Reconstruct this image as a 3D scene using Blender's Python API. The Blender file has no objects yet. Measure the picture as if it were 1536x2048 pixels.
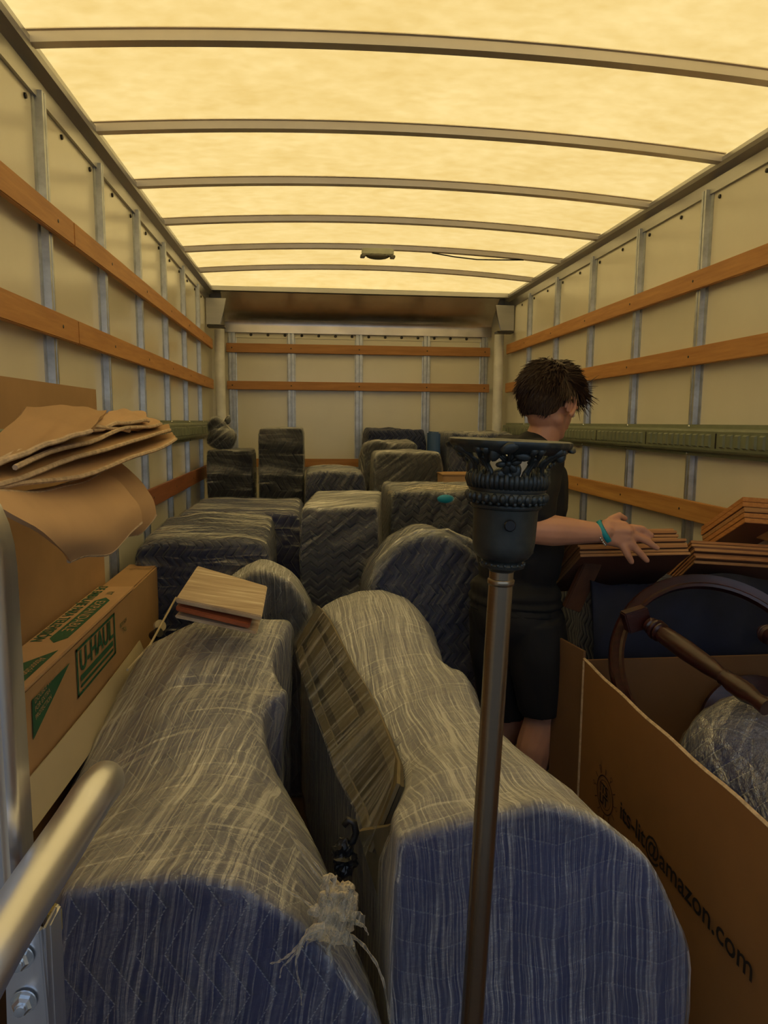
import bpy, bmesh, math, random
from mathutils import Vector, Matrix, noise
random.seed(7)
PI = math.pi
sc = bpy.context.scene
COL = sc.collection

# ---------------------------------------------------------------- camera
CAM = Vector((-0.4315, 0.0, 1.4693))
CR = Vector((0.994616, -0.103361, 0.007486)); CU = Vector((0.005688, 0.126583, 0.99194)); CF = Vector((0.103475, 0.986556, -0.12649))
FPX = 1414.17
cd = bpy.data.cameras.new('camera'); cam = bpy.data.objects.new('camera', cd); COL.objects.link(cam)
cd.sensor_fit = 'VERTICAL'; cd.sensor_height = 24.0; cd.lens = 24.0*FPX/2048; cd.clip_start = .02
R_ = Matrix((CR, CU, -CF)).transposed().to_4x4(); R_.translation = CAM
cam.matrix_world = R_
sc.camera = cam

# ---------------------------------------------------------------- world, sun, exposure
vs = sc.view_settings
vs.view_transform = 'Standard'; vs.look = 'None'; vs.gamma = 1; vs.use_curve_mapping = False; vs.exposure = 0.0
SUN_E = 33.0; SKY_E = 0.85
w = bpy.data.worlds.new('sky'); sc.world = w; w.use_nodes = True
nt = w.node_tree; bg = nt.nodes['Background']
tc = nt.nodes.new('ShaderNodeTexCoord'); sx = nt.nodes.new('ShaderNodeSeparateXYZ'); cr = nt.nodes.new('ShaderNodeValToRGB')
nt.links.new(tc.outputs['Generated'], sx.inputs[0])
mr = nt.nodes.new('ShaderNodeMapRange'); mr.inputs[1].default_value = -1; mr.inputs[2].default_value = 1
nt.links.new(sx.outputs[2], mr.inputs[0]); nt.links.new(mr.outputs[0], cr.inputs[0])
cr.color_ramp.elements[0].position = .46; cr.color_ramp.elements[0].color = (.10, .11, .13, 1)
cr.color_ramp.elements[1].position = .52; cr.color_ramp.elements[1].color = (.72, .86, 1.0, 1)
e = cr.color_ramp.elements.new(1.0); e.color = (.28, .48, .95, 1)
nt.links.new(cr.outputs[0], bg.inputs[0]); bg.inputs[1].default_value = SKY_E
sd = bpy.data.lights.new('sun', 'SUN'); sd.energy = SUN_E; sd.angle = math.radians(1.5); sd.color = (1, .96, .88)
so = bpy.data.objects.new('sun', sd); COL.objects.link(so)
so.rotation_euler = Vector((.22, -.38, -1)).to_track_quat('-Z', 'Y').to_euler()

# ---------------------------------------------------------------- helpers
def at(px, py, Y):
    d = CF + CR*((px-768)/FPX) + CU*((1024-py)/FPX)
    return CAM + d*(Y/d.y)
def atx(px, py, X):
    d = CF + CR*((px-768)/FPX) + CU*((1024-py)/FPX)
    return CAM + d*((X-CAM.x)/d.x)
V = Vector

def chain_loc(o):
    l = V((0, 0, 0))
    while o: l = l+o.location; o = o.parent
    return l
class MB:
    def __init__(s): s.v = []; s.f = []
    def add(s, vs_, fs):
        n = len(s.v); s.v += [V(a) for a in vs_]; s.f += [tuple(i+n for i in f) for f in fs]; return s
    def obox(s, c, ax, ay, az):
        c = V(c); ax = V(ax); ay = V(ay); az = V(az)
        vs_ = [c+ax*i+ay*j+az*k for i in (-1, 1) for j in (-1, 1) for k in (-1, 1)]
        return s.add(vs_, [(0, 1, 3, 2), (4, 6, 7, 5), (0, 4, 5, 1), (2, 3, 7, 6), (0, 2, 6, 4), (1, 5, 7, 3)])
    def box(s, a, b):
        a = V(a); b = V(b); h = (b-a)/2
        return s.obox((a+b)/2, (h.x, 0, 0), (0, h.y, 0), (0, 0, h.z))
    def loft(s, rings, close=True, cap=True, ring_closed=True):
        n = len(rings[0]); vs_ = [p for r in rings for p in r]; fs = []
        for i in range(len(rings)-1):
            for j in range(n if ring_closed else n-1):
                k = (j+1) % n; fs.append((i*n+j, i*n+k, (i+1)*n+k, (i+1)*n+j))
        if cap and ring_closed:
            fs.append(tuple(range(n-1, -1, -1))); m = (len(rings)-1)*n; fs.append(tuple(m+i for i in range(n)))
        return s.add(vs_, fs)
    def tube(s, pts, r, seg=12, sy=1.0, cap=True):
        pts = [V(p) for p in pts]; rs = r if isinstance(r, (list, tuple)) else [r]*len(pts)
        rings = []; up = None
        for i, p in enumerate(pts):
            t = (pts[min(i+1, len(pts)-1)]-pts[max(i-1, 0)]).normalized()
            if up is None: up = t.orthogonal().normalized()
            up = (up - t*up.dot(t)).normalized(); b = t.cross(up)
            rings.append([p+(up*math.cos(2*PI*k/seg)+b*math.sin(2*PI*k/seg)*sy)*rs[i] for k in range(seg)])
        return s.loft(rings, cap=cap)
    def lathe(s, prof, c=(0, 0, 0), axis=None, seg=32, a0=0):
        # prof: list of (r, h)
        z = V(axis or (0, 0, 1)).normalized(); x = z.orthogonal().normalized(); y = z.cross(x); c = V(c)
        rings = [[c+z*h+(x*math.cos(2*PI*k/seg)+y*math.sin(2*PI*k/seg))*max(r, 1e-4) for k in range(seg)] for r, h in prof]
        return s.loft(rings)
    def ball(s, c, rad, seg=12, rings=8, rot=None):
        c = V(c); rad = V(rad) if not isinstance(rad, (int, float)) else V((rad, rad, rad))
        rr = []
        for i in range(rings+1):
            th = PI*i/rings; rw = []
            for k in range(seg):
                ph = 2*PI*k/seg
                p = V((math.sin(th)*math.cos(ph)*rad.x, math.sin(th)*math.sin(ph)*rad.y, -math.cos(th)*rad.z))
                if i in (0, rings): p = p + V((math.cos(ph), math.sin(ph), 0))*1e-4
                if rot is not None: p = rot @ p
                rw.append(c+p)
            rr.append(rw)
        return s.loft(rr)
    def capsule(s, a, b, r1, r2, seg=14):
        a = V(a); b = V(b); t = (b-a).normalized(); pts = []; rs = []
        for k in range(5):
            an = PI/2*(1-k/4); pts.append(a-t*r1*math.sin(an)); rs.append(max(r1*math.cos(an), 1e-4))
        for k in range(1, 4): pts.append(a.lerp(b, k/4)); rs.append(r1+(r2-r1)*k/4)
        for k in range(5):
            an = PI/2*k/4; pts.append(b+t*r2*math.sin(an)); rs.append(max(r2*math.cos(an), 1e-4))
        return s.tube(pts, rs, seg)
    def sheet(s, fn, nu, nv, th, side=None):
        # fn(u,v)->Vector, thick curved sheet
        g = [[V(fn(i/nu, j/nv)) for j in range(nv+1)] for i in range(nu+1)]
        def nrm(i, j):
            a = g[min(i+1, nu)][j]-g[max(i-1, 0)][j]; b = g[i][min(j+1, nv)]-g[i][max(j-1, 0)]
            return a.cross(b).normalized()
        N = [[nrm(i, j) for j in range(nv+1)] for i in range(nu+1)]
        n = (nu+1)*(nv+1); vs_ = [g[i][j]+N[i][j]*th/2 for i in range(nu+1) for j in range(nv+1)] + [g[i][j]-N[i][j]*th/2 for i in range(nu+1) for j in range(nv+1)]
        I = lambda i, j: i*(nv+1)+j; fs = []
        for i in range(nu):
            for j in range(nv):
                q = (I(i, j), I(i+1, j), I(i+1, j+1), I(i, j+1)); fs.append(q); fs.append(tuple(n+k for k in reversed(q)))
        for i in range(nu):
            fs.append((I(i, 0), n+I(i, 0), n+I(i+1, 0), I(i+1, 0))); fs.append((I(i+1, nv), n+I(i+1, nv), n+I(i, nv), I(i, nv)))
        for j in range(nv):
            fs.append((I(0, j+1), n+I(0, j+1), n+I(0, j), I(0, j))); fs.append((I(nu, j), n+I(nu, j), n+I(nu, j+1), I(nu, j+1)))
        return s.add(vs_, fs)
    def build(s, name, mat, parent=None, smooth=False, bevel=0, bseg=2, label=None, cat=None, group=None, kind=None, remesh=0, recalc=True, uv=True, smooth_iter=0, angle=None):
        me = bpy.data.meshes.new(name)
        me.from_pydata([tuple(p) for p in s.v], [], s.f)
        bm = bmesh.new(); bm.from_mesh(me)
        if recalc: bmesh.ops.recalc_face_normals(bm, faces=bm.faces)
        if bevel:
            bmesh.ops.bevel(bm, geom=[e_ for e_ in bm.edges if len(e_.link_faces) == 2 and e_.calc_face_angle(0) > .5], offset=bevel, segments=bseg, affect='EDGES', clamp_overlap=True)
        bm.to_mesh(me); bm.free()
        o = bpy.data.objects.new(name, me)
        if remesh:
            COL.objects.link(o); m = o.modifiers.new('r', 'REMESH'); m.mode = 'VOXEL'; m.voxel_size = remesh; m.adaptivity = 0
            if smooth_iter:
                m2 = o.modifiers.new('s', 'SMOOTH'); m2.iterations = smooth_iter; m2.factor = .5
            dg = bpy.context.evaluated_depsgraph_get(); me2 = bpy.data.meshes.new_from_object(o.evaluated_get(dg))
            bpy.data.objects.remove(o); bpy.data.meshes.remove(me); me = me2; me.name = name; o = bpy.data.objects.new(name, me)
        finish(o, mat, parent, smooth, angle)
        if uv: box_uv(o.data)
        if parent is None or label:
            tag(o, label, cat, group, kind)
        return o
def finish(o, mat, parent, smooth, angle=None):
    me = o.data; me.materials.clear(); me.materials.append(mat)
    if parent is not None:
        off = chain_loc(parent); o.parent = parent
    else:
        xs = [v.co for v in me.vertices]
        off = V(((min(p.x for p in xs)+max(p.x for p in xs))/2, (min(p.y for p in xs)+max(p.y for p in xs))/2, min(p.z for p in xs))); o.location = off
    o['uvoff'] = tuple(off)
    me.transform(Matrix.Translation(-off))
    if smooth:
        for p in me.polygons: p.use_smooth = True
        if angle: me.set_sharp_from_angle(angle=math.radians(angle))
    COL.objects.link(o)
    del o['uvoff']
def box_uv(me):
    uv = me.uv_layers.new(name='UVMap') if not me.uv_layers else me.uv_layers[0]
    for p in me.polygons:
        n = p.normal; ax = max(range(3), key=lambda i: abs(n[i]))
        for li in p.loop_indices:
            c = me.vertices[me.loops[li].vertex_index].co
            uv.data[li].uv = ((c.y, c.z), (c.x, c.z), (c.x, c.y))[ax]
def tag(o, label=None, cat=None, group=None, kind=None):
    if label: o['label'] = label
    if cat: o['category'] = cat
    if group: o['group'] = group
    if kind: o['kind'] = kind
    return o
def thing(name, label, cat, loc=(0, 0, 0), group=None):
    o = bpy.data.objects.new(name, None); COL.objects.link(o); o.location = V(loc); o.empty_display_size = .1
    return tag(o, label, cat, group)
def copy_tree(o, parent=None, off=None):
    c = o.copy(); COL.objects.link(c)
    if parent is not None: c.parent = parent
    if off is not None: c.location = o.location+V(off)
    for ch in list(o.children):
        copy_tree(ch, c)
    return c
def text(s, size, org, xd, yd, mat, parent, name='printed_text', lift=.0006, align='LEFT', sxx=1.0, bold=0.0):
    cu = bpy.data.curves.new(name, 'FONT'); cu.body = s; cu.size = size; cu.align_x = align; cu.resolution_u = 3; cu.offset = bold
    o = bpy.data.objects.new(name, cu); COL.objects.link(o)
    dg = bpy.context.evaluated_depsgraph_get(); me = bpy.data.meshes.new_from_object(o.evaluated_get(dg)); bpy.data.objects.remove(o)
    xd = V(xd).normalized(); yd = V(yd).normalized(); zd = xd.cross(yd)
    M = Matrix((xd*sxx, yd, zd)).transposed().to_4x4(); M.translation = V(org)+zd*lift
    me.transform(M); me.name = name
    o = bpy.data.objects.new(name, me); finish(o, mat, parent, False); return o
def poly(pts, org, xd, yd, mat, parent, name, lift=.0004, holes=None):
    # flat printed mark made of triangles / quads; pts: list of loops [(x,y)...] each a face
    xd = V(xd).normalized(); yd = V(yd).normalized(); zd = xd.cross(yd); m = MB()
    for lp in pts: m.add([V(org)+xd*a+yd*b+zd*lift for a, b in lp], [tuple(range(len(lp)))])
    return m.build(name, mat, parent, recalc=False)

# ---------------------------------------------------------------- materials
def newmat(name):
    m = bpy.data.materials.new(name); m.use_nodes = True; t = m.node_tree; return m, t, t.nodes['Principled BSDF']
def N(t, typ, **kw):
    n = t.nodes.new(typ)
    for k, v_ in kw.items():
        if k.startswith('i'): n.inputs[int(k[1:])].default_value = v_
        else: setattr(n, k, v_)
    return n
def L(t, a, b): t.links.new(a, b)
def noise_node(t, src, scale, detail=4, rough=.6, vec=(1, 1, 1), rot=(0, 0, 0)):
    if any(rot):
        mq = N(t, 'ShaderNodeMapping'); mq.inputs['Rotation'].default_value = rot; L(t, src, mq.inputs[0]); src = mq.outputs[0]
    mp = N(t, 'ShaderNodeMapping'); mp.inputs['Scale'].default_value = vec
    L(t, src, mp.inputs[0]); n = N(t, 'ShaderNodeTexNoise'); n.inputs['Scale'].default_value = scale; n.inputs['Detail'].default_value = detail; n.inputs['Roughness'].default_value = rough
    L(t, mp.outputs[0], n.inputs['Vector']); return n.outputs[0]
def ramp(t, src, stops):
    r = N(t, 'ShaderNodeValToRGB'); L(t, src, r.inputs[0]); el = r.color_ramp.elements
    while len(el) < len(stops): el.new(.5)
    for i, (p, c) in enumerate(stops):
        el[i].position = p; el[i].color = (c if len(c) == 4 else (*c, 1)) if isinstance(c, tuple) else (c, c, c, 1)
    return r.outputs[0]
def math_(t, op, a, b=None, c=None):
    n = N(t, 'ShaderNodeMath', operation=op)
    for i, x in enumerate((a, b, c)):
        if x is None: continue
        if isinstance(x, (int, float)): n.inputs[i].default_value = x
        else: L(t, x, n.inputs[i])
    return n.outputs[0]
def bump(t, b, h, strength=.3, dist=.01):
    n = N(t, 'ShaderNodeBump'); n.inputs['Strength'].default_value = strength; n.inputs['Distance'].default_value = dist
    L(t, h, n.inputs['Height']); L(t, n.outputs[0], b.inputs['Normal']); return n
def plain(name, col, rough=.5, metal=0, var=.12, scale=8, vec=(1, 1, 1), bmp=0, bscale=60, spec=None, coat=0):
    m, t, b = newmat(name); tc_ = N(t, 'ShaderNodeTexCoord'); n = noise_node(t, tc_.outputs['Object'], scale, vec=vec)
    lo = tuple(c*(1-var) for c in col); hi = tuple(min(1, c*(1+var)) for c in col)
    L(t, ramp(t, n, [(.3, lo), (.7, hi)]), b.inputs['Base Color'])
    b.inputs['Roughness'].default_value = rough; b.inputs['Metallic'].default_value = metal
    if spec is not None: b.inputs['Specular IOR Level'].default_value = spec
    if coat: b.inputs['Coat Weight'].default_value = coat; b.inputs['Coat Roughness'].default_value = .12
    if bmp: bump(t, b, noise_node(t, tc_.outputs['Object'], bscale, vec=vec), bmp, .003)
    return m
def wood(name, dark, light, vec=(1, 12, 12), scale=6, rough=.55, coat=0, streak=None):
    m, t, b = newmat(name); tc_ = N(t, 'ShaderNodeTexCoord')
    n = noise_node(t, tc_.outputs['Object'], scale, 6, .65, vec)
    st = [(.3, dark), (.65, light)]
    if streak: st = [(.3, dark), (.55, light), (.68, streak)]
    L(t, ramp(t, n, st), b.inputs['Base Color']); b.inputs['Roughness'].default_value = rough
    if coat: b.inputs['Coat Weight'].default_value = coat; b.inputs['Coat Roughness'].default_value = .15
    bump(t, b, n, .15, .003); return m
def zigzag(t, uvout, pitch=.045, amp=.05, period=.17, swap=False, width=.06):
    s = N(t, 'ShaderNodeSeparateXYZ'); L(t, uvout, s.inputs[0]); u, v_ = (s.outputs[1], s.outputs[0]) if swap else (s.outputs[0], s.outputs[1])
    tri = math_(t, 'PINGPONG', math_(t, 'ADD', v_, 50.0), period/2)
    tri = math_(t, 'MULTIPLY', tri, amp/(period/2))
    q = math_(t, 'DIVIDE', math_(t, 'ADD', math_(t, 'ADD', u, tri), 50.0), pitch)
    fr = math_(t, 'FRACT', q); d = math_(t, 'ABSOLUTE', math_(t, 'SUBTRACT', fr, .5))   # .5 at line
    return d, v_
def blanket(name, col, pitch=.045, amp=.05, period=.17, swap=False, line=.35, quilt=.5):
    m, t, b = newmat(name); tc_ = N(t, 'ShaderNodeTexCoord'); d, v_ = zigzag(t, tc_.outputs['UV'], pitch, amp, period, swap)
    w_ = .5 - .0013/pitch
    mask = math_(t, 'GREATER_THAN', d, w_)
    dash = math_(t, 'GREATER_THAN', math_(t, 'FRACT', math_(t, 'MULTIPLY', math_(t, 'ADD', v_, 50.), 160.)), .3)
    mask = math_(t, 'MULTIPLY', math_(t, 'MULTIPLY', mask, dash), line)
    n = noise_node(t, tc_.outputs['Object'], 5, 3)
    base = ramp(t, n, [(.3, tuple(c*.8 for c in col)), (.7, tuple(c*1.25 for c in col))])
    mx = N(t, 'ShaderNodeMix', data_type='RGBA'); L(t, mask, mx.inputs[0]); L(t, base, mx.inputs[6]); mx.inputs[7].default_value = (.45, .45, .5, 1)
    L(t, mx.outputs[2], b.inputs['Base Color']); b.inputs['Roughness'].default_value = .85
    b.inputs['Sheen Weight'].default_value = .15
    h = math_(t, 'SUBTRACT', 1.0, math_(t, 'POWER', math_(t, 'MULTIPLY', d, 2.0), 4.0))
    bump(t, b, h, quilt, .012); return m
def film(name, ang=0.0, base=.10, streak=.5, cross=.25, rough=.3, fine=75, white=.35, tint=(1, 1, 1), ang2=1.45, crump=3.5, lo=.47, warm=False):
    m = bpy.data.materials.new(name); m.use_nodes = True; t = m.node_tree; t.nodes.remove(t.nodes['Principled BSDF']); out = t.nodes['Material Output']
    tc_ = N(t, 'ShaderNodeTexCoord'); uv = tc_.outputs['UV']
    wob = noise_node(t, uv, 5.0, 2, .5)
    vm = N(t, 'ShaderNodeVectorMath', operation='SCALE'); L(t, wob, vm.inputs[0]); vm.inputs['Scale'].default_value = .03
    va = N(t, 'ShaderNodeVectorMath', operation='ADD'); L(t, uv, va.inputs[0]); L(t, vm.outputs[0], va.inputs[1]); uv = va.outputs[0]
    a = noise_node(t, uv, 1.0, 6, .75, (fine*1.5, 1.3, 1), (0, 0, ang))
    a2 = noise_node(t, uv, 1.0, 4, .7, (fine*.35, .7, 1), (0, 0, ang+.12))
    c = noise_node(t, uv, 1.0, 5, .7, (fine*.7, 1.8, 1), (0, 0, ang2))
    big = noise_node(t, uv, 3.2, 3, .6)
    s1 = ramp(t, a, [(lo, 0.), (lo+.10, 1.)]); s2 = ramp(t, a2, [(.5, 0.), (.68, 1.)]); s3 = ramp(t, c, [(.54, 0.), (.66, 1.)])
    cov = ramp(t, big, [(.32, .35), (.62, 1.)])
    f = math_(t, 'ADD', math_(t, 'MULTIPLY', s1, streak*.6), math_(t, 'MULTIPLY', s2, streak*.4))
    f = math_(t, 'MULTIPLY', f, cov)
    gn = N(t, 'ShaderNodeNewGeometry'); sn = N(t, 'ShaderNodeSeparateXYZ'); L(t, gn.outputs['Normal'], sn.inputs[0]); nz = ramp(t, math_(t, 'ABSOLUTE', sn.outputs[2]), [(.25, 0.), (.75, 1.)])
    f = math_(t, 'ADD', f, math_(t, 'MULTIPLY', math_(t, 'MULTIPLY', s3, nz), cross)); f = math_(t, 'ADD', f, math_(t, 'MULTIPLY', math_(t, 'ADD', .3, math_(t, 'MULTIPLY', nz, .7)), base))
    lw = N(t, 'ShaderNodeLayerWeight'); lw.inputs['Blend'].default_value = .5
    f = math_(t, 'MULTIPLY', f, math_(t, 'ADD', .55, math_(t, 'MULTIPLY', lw.outputs['Facing'], 1.5)))
    f = math_(t, 'MINIMUM', f, .92)
    tr = N(t, 'ShaderNodeBsdfTransparent'); tr.inputs[0].default_value = (.93, .94, .93, 1)
    gl = N(t, 'ShaderNodeBsdfGlossy'); gl.inputs['Roughness'].default_value = rough; gl.inputs['Color'].default_value = (*tint, 1)
    df = N(t, 'ShaderNodeBsdfDiffuse'); df.inputs[0].default_value = (.82, .70, .50, 1) if warm else (.82, .82, .80, 1)  # warm: yellow roof light tinted into the bunched wrap's own colour
    bp = N(t, 'ShaderNodeBump'); bp.inputs['Strength'].default_value = .8; bp.inputs['Distance'].default_value = .005
    cru = noise_node(t, tc_.outputs['Object'], 16, 5, .7)
    L(t, math_(t, 'ADD', math_(t, 'ADD', math_(t, 'ADD', a, a2), c), math_(t, 'MULTIPLY', cru, crump)), bp.inputs['Height']); L(t, bp.outputs[0], gl.inputs['Normal'])
    m1 = N(t, 'ShaderNodeMixShader'); m1.inputs[0].default_value = white; L(t, gl.outputs[0], m1.inputs[1]); L(t, df.outputs[0], m1.inputs[2])
    m2 = N(t, 'ShaderNodeMixShader'); L(t, f, m2.inputs[0]); L(t, tr.outputs[0], m2.inputs[1]); L(t, m1.outputs[0], m2.inputs[2])
    L(t, m2.outputs[0], out.inputs[0]); return m

M = {}
M['panel'] = plain('white_wall_panel', (.73, .69, .57), .2, 0, .06, 1.3, bmp=.05, bscale=40, spec=.5)
M['galv'] = plain('galvanised_steel', (.50, .52, .54), .38, .85, .18, 25)
M['alu'] = plain('dull_aluminium', (.48, .47, .45), .35, .9, .08, 3, vec=(1, 1, 8))
M['alu_bow'] = plain('roof_bow_aluminium', (.80, .74, .68), .38, .8, .05, 3)
M['header'] = plain('polished_aluminium_plate', (.62, .58, .56), .24, .95, .22, 3.2, bmp=.5, bscale=5)
M['alu_bright'] = plain('bright_brushed_aluminium', (.72, .72, .74), .3, .95, .06, 60, vec=(1, 1, .03))
M['tube'] = plain('worn_tube_aluminium', (.70, .70, .72), .36, .95, .06, 9, bmp=.04, bscale=90)
M['zinc'] = plain('zinc_bolt_metal', (.65, .67, .68), .25, .95, .1, 80)
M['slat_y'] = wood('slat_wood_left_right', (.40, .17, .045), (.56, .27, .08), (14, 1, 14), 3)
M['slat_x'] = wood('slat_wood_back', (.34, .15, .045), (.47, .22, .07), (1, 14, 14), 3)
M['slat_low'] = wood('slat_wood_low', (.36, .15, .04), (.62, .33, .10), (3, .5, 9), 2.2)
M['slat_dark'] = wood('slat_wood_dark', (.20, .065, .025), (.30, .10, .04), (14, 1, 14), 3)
M['track'] = plain('green_grey_track_plastic', (.17, .19, .12), .45, 0, .1, 20)
M['screw'] = plain('dark_screw_steel', (.05, .045, .04), .4, .6)
M['post'] = plain('white_post_paint', (.80, .79, .76), .4)
M['floorwood'] = wood('truck_deck_boards', (.05, .03, .018), (.11, .07, .04), (10, 1, 1), 3, .7)
M['card'] = plain('brown_cardboard', (.40, .235, .105), .8, 0, .08, 5, bmp=.06, bscale=30)
M['card_light'] = plain('lighter_cardboard', (.50, .31, .16), .8, 0, .07, 5, bmp=.06, bscale=30)
M['card_edge'] = plain('worn_cardboard_edge', (.52, .38, .24), .9, 0, .3, 60)
M['card_dark'] = plain('deep_brown_cardboard', (.27, .125, .038), .75, 0, .08, 4, bmp=.05, bscale=25)
M['cream'] = plain('cream_paper_flap', (.47, .39, .25), .7, 0, .06, 4)
M['ink_green'] = plain('green_box_ink', (.012, .10, .045), .6, 0, .1)
M['ink_dark'] = plain('black_box_ink', (.018, .014, .012), .6, 0, .1)
M['ink_brown'] = plain('brown_emblem_ink', (.05, .02, .008), .6, 0, .1)
M['navy'] = blanket('navy_quilted_blanket', (.014, .020, .085))
M['navy_b'] = blanket('bright_navy_quilted_blanket', (.009, .016, .085), pitch=.06, amp=.03, period=.2, line=.10, quilt=.14, swap=True)
M['slate'] = blanket('slate_quilted_blanket', (.018, .021, .042), pitch=.035, amp=.028, period=.07, swap=True, line=.12, quilt=.9)
M['grey'] = blanket('dark_grey_quilted_blanket', (.016, .017, .024), pitch=.04, line=.08)
M['navy2'] = blanket('midnight_quilted_blanket', (.015, .022, .065), pitch=.035, amp=.03, period=.08, line=.16, quilt=.8)
M['edge_blue'] = plain('blue_blanket_binding', (.02, .07, .22), .7, 0, .15)
M['teal'] = plain('turquoise_tape', (.01, .28, .45), .4)
M['film_a'] = film('stretch_wrap_streaked', ang=0.14, base=.20, streak=.66, cross=.28, white=.42, rough=.24, lo=.49)
M['film_r'] = film('stretch_wrap_dense', ang=-.05, base=.26, streak=.80, cross=.26, white=.42, rough=.24, lo=.49, fine=125)
M['film_side'] = film('stretch_wrap_diagonal', ang=-.15, base=.05, streak=.8, cross=.03, fine=45, lo=.52, rough=.2)
M['film_x'] = film('stretch_wrap_banded', ang=1.571, base=.05, streak=1.2, cross=.2, fine=24, rough=.16, crump=10, white=.15, lo=.54)
M['film_g'] = film('stretch_wrap_cloudy', ang=.9, base=.18, streak=.8, cross=.3, rough=.16, fine=22, crump=11, white=.25, lo=.52)
M['film_c'] = film('stretch_wrap_clear', ang=.5, base=.08, streak=.4, cross=.25, rough=.18, fine=30, crump=8)
M['film_solid'] = film('stretch_wrap_bunched', ang=.3, base=.22, streak=.6, cross=.3, white=.8, fine=120, crump=4, warm=True)
M['crumple'] = plain('crumpled_shaded_blue_cloth', (.006, .010, .032), .8, 0, .4, 7)  # blanket blue darkened: shade under the board stacks is put into it
M['card_in'] = plain('shade_darkened_cardboard', (.17, .085, .035), .8, 0, .08, 4)  # box cardboard darkened: shade at the box's far end put into its colour
M['carc'] = wood('olive_brown_carcass_wood', (.045, .035, .02), (.08, .06, .03), (2, 2, 12), 4, .5)
M['carc2'] = wood('tan_carcass_wood', (.13, .10, .05), (.20, .155, .08), (12, 2, 2), 4, .5)
M['whitewash'] = wood('weathered_pale_wood', (.36, .25, .15), (.55, .42, .27), (1, 14, 1), 4, .7, streak=(.72, .62, .44))
M['redwood'] = wood('reddish_wood', (.28, .07, .025), (.42, .12, .045), (1, 14, 14), 4, .5)
M['ply'] = wood('edge_of_board', (.24, .095, .035), (.40, .19, .075), (1, 14, 30), 5, .5)
M['ply2'] = wood('paler_edge_of_board', (.30, .13, .05), (.47, .25, .10), (1, 14, 30), 5, .5)
M['ply3'] = wood('orange_edge_of_board', (.38, .15, .045), (.55, .25, .08), (14, 1, 30), 5, .45)
M['plyface'] = plain('brown_board_face', (.13, .055, .035), .5, 0, .1)
M['slant'] = wood('brown_leaning_board', (.05, .018, .008), (.10, .04, .018), (1, 12, 2), 4, .6)
M['mahog'] = wood('polished_mahogany', (.014, .003, .0025), (.045, .009, .007), (2, 2, 12), 5, .35, coat=.25)
M['iron'] = plain('blackened_cast_metal', (.045, .050, .046), .38, .5, .3, 30, bmp=.15, bscale=120)
M['bronze'] = plain('antique_bronze_tube', (.30, .235, .16), .27, .95, .12, 50, vec=(.05, .05, 8))
M['sleeve'] = plain('white_socket_sleeve', (.75, .74, .70), .5)
M['skin'] = plain('skin', (.52, .26, .165), .5, 0, .07, 14)
M['skin'].node_tree.nodes['Principled BSDF'].inputs['Subsurface Weight'].default_value = .12
M['skin'].node_tree.nodes['Principled BSDF'].inputs['Subsurface Radius'].default_value = (.02, .008, .004)
M['hair'] = plain('brown_hair', (.045, .024, .013), .5, 0, .4, 40)
M['shirt'] = plain('black_cotton', (.005, .005, .0055), .85, 0, .2, 20)
M['shorts'] = plain('black_shorts_cloth', (.004, .004, .005), .8, 0, .2, 20)
M['brace'] = plain('teal_band', (.01, .28, .33), .5)
M['silver'] = plain('silver_chain', (.7, .68, .62), .25, .9)
M['black'] = plain('black_plastic', (.01, .01, .012), .3)
M['yellow'] = plain('yellow_plastic', (.32, .25, .07), .5)
M['fix_grey'] = plain('light_housing_grey', (.45, .46, .36), .5)
M['fix_lens'] = plain('light_lens_smoke', (.12, .11, .08), .25)

# translucent fibreglass roof
m, t, b = newmat('fibreglass_roof'); t.nodes.remove(b); tc_ = N(t, 'ShaderNodeTexCoord')
n1 = noise_node(t, tc_.outputs['Object'], 2.2, 5, .6, (1, 1.6, 1)); n2 = noise_node(t, tc_.outputs['Object'], 14, 4, .6, (1, 1.5, 1))
mixn = math_(t, 'ADD', math_(t, 'MULTIPLY', n1, .5), math_(t, 'MULTIPLY', n2, .5))
c1 = ramp(t, mixn, [(.35, (.365, .31, .185)), (.65, (.40, .352, .235))])
tl = N(t, 'ShaderNodeBsdfTranslucent'); L(t, c1, tl.inputs[0]); dfb = N(t, 'ShaderNodeBsdfDiffuse'); dfb.inputs[0].default_value = (.6, .55, .4, 1)
ad = N(t, 'ShaderNodeMixShader'); ad.inputs[0].default_value = .2; L(t, tl.outputs[0], ad.inputs[1]); L(t, dfb.outputs[0], ad.inputs[2])
L(t, ad.outputs[0], t.nodes['Material Output'].inputs[0]); M['roof'] = m

# ---------------------------------------------------------------- truck box shell
XW = 1.245; YB = 6.15; YR = -.35; ZT = 2.53
def struct(name, mb, mat, **kw): return mb.build(name, M[mat], None, kind='structure', **kw)
o = MB().box((-XW-.02, YR, -.04), (XW+.02, YB+.02, 0)); struct('floor', o, 'floorwood')
struct('wall_left', MB().box((-XW-.02, YR, 0), (-XW, YB, 2.53)), 'panel')
struct('wall_right', MB().box((XW, YR, 0), (XW+.02, YB, 2.53)), 'panel')
struct('wall_back', MB().box((-XW-.02, YB, 0), (XW+.02, YB+.02, 2.6)), 'panel')
# arched roof skin
def roofz(x): return 2.525 + .055*(1-(x/XW)**2)
m = MB(); nx = 24; xs = [-XW+2*XW*i/nx for i in range(nx+1)]
m.sheet(lambda u, v_: V((-XW+2*XW*u, YR+(5.9-YR)*v_, 2.525+(roofz(-XW+2*XW*u)-2.525)*min(1, (1-v_)*20))), nx, 60, .003)
struct('ceiling', m, 'roof', smooth=True, angle=40)
struct('trim_6', MB().box((-XW-.02, 5.9, 2.53), (XW+.02, YB+.02, 2.62)), 'alu')
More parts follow.
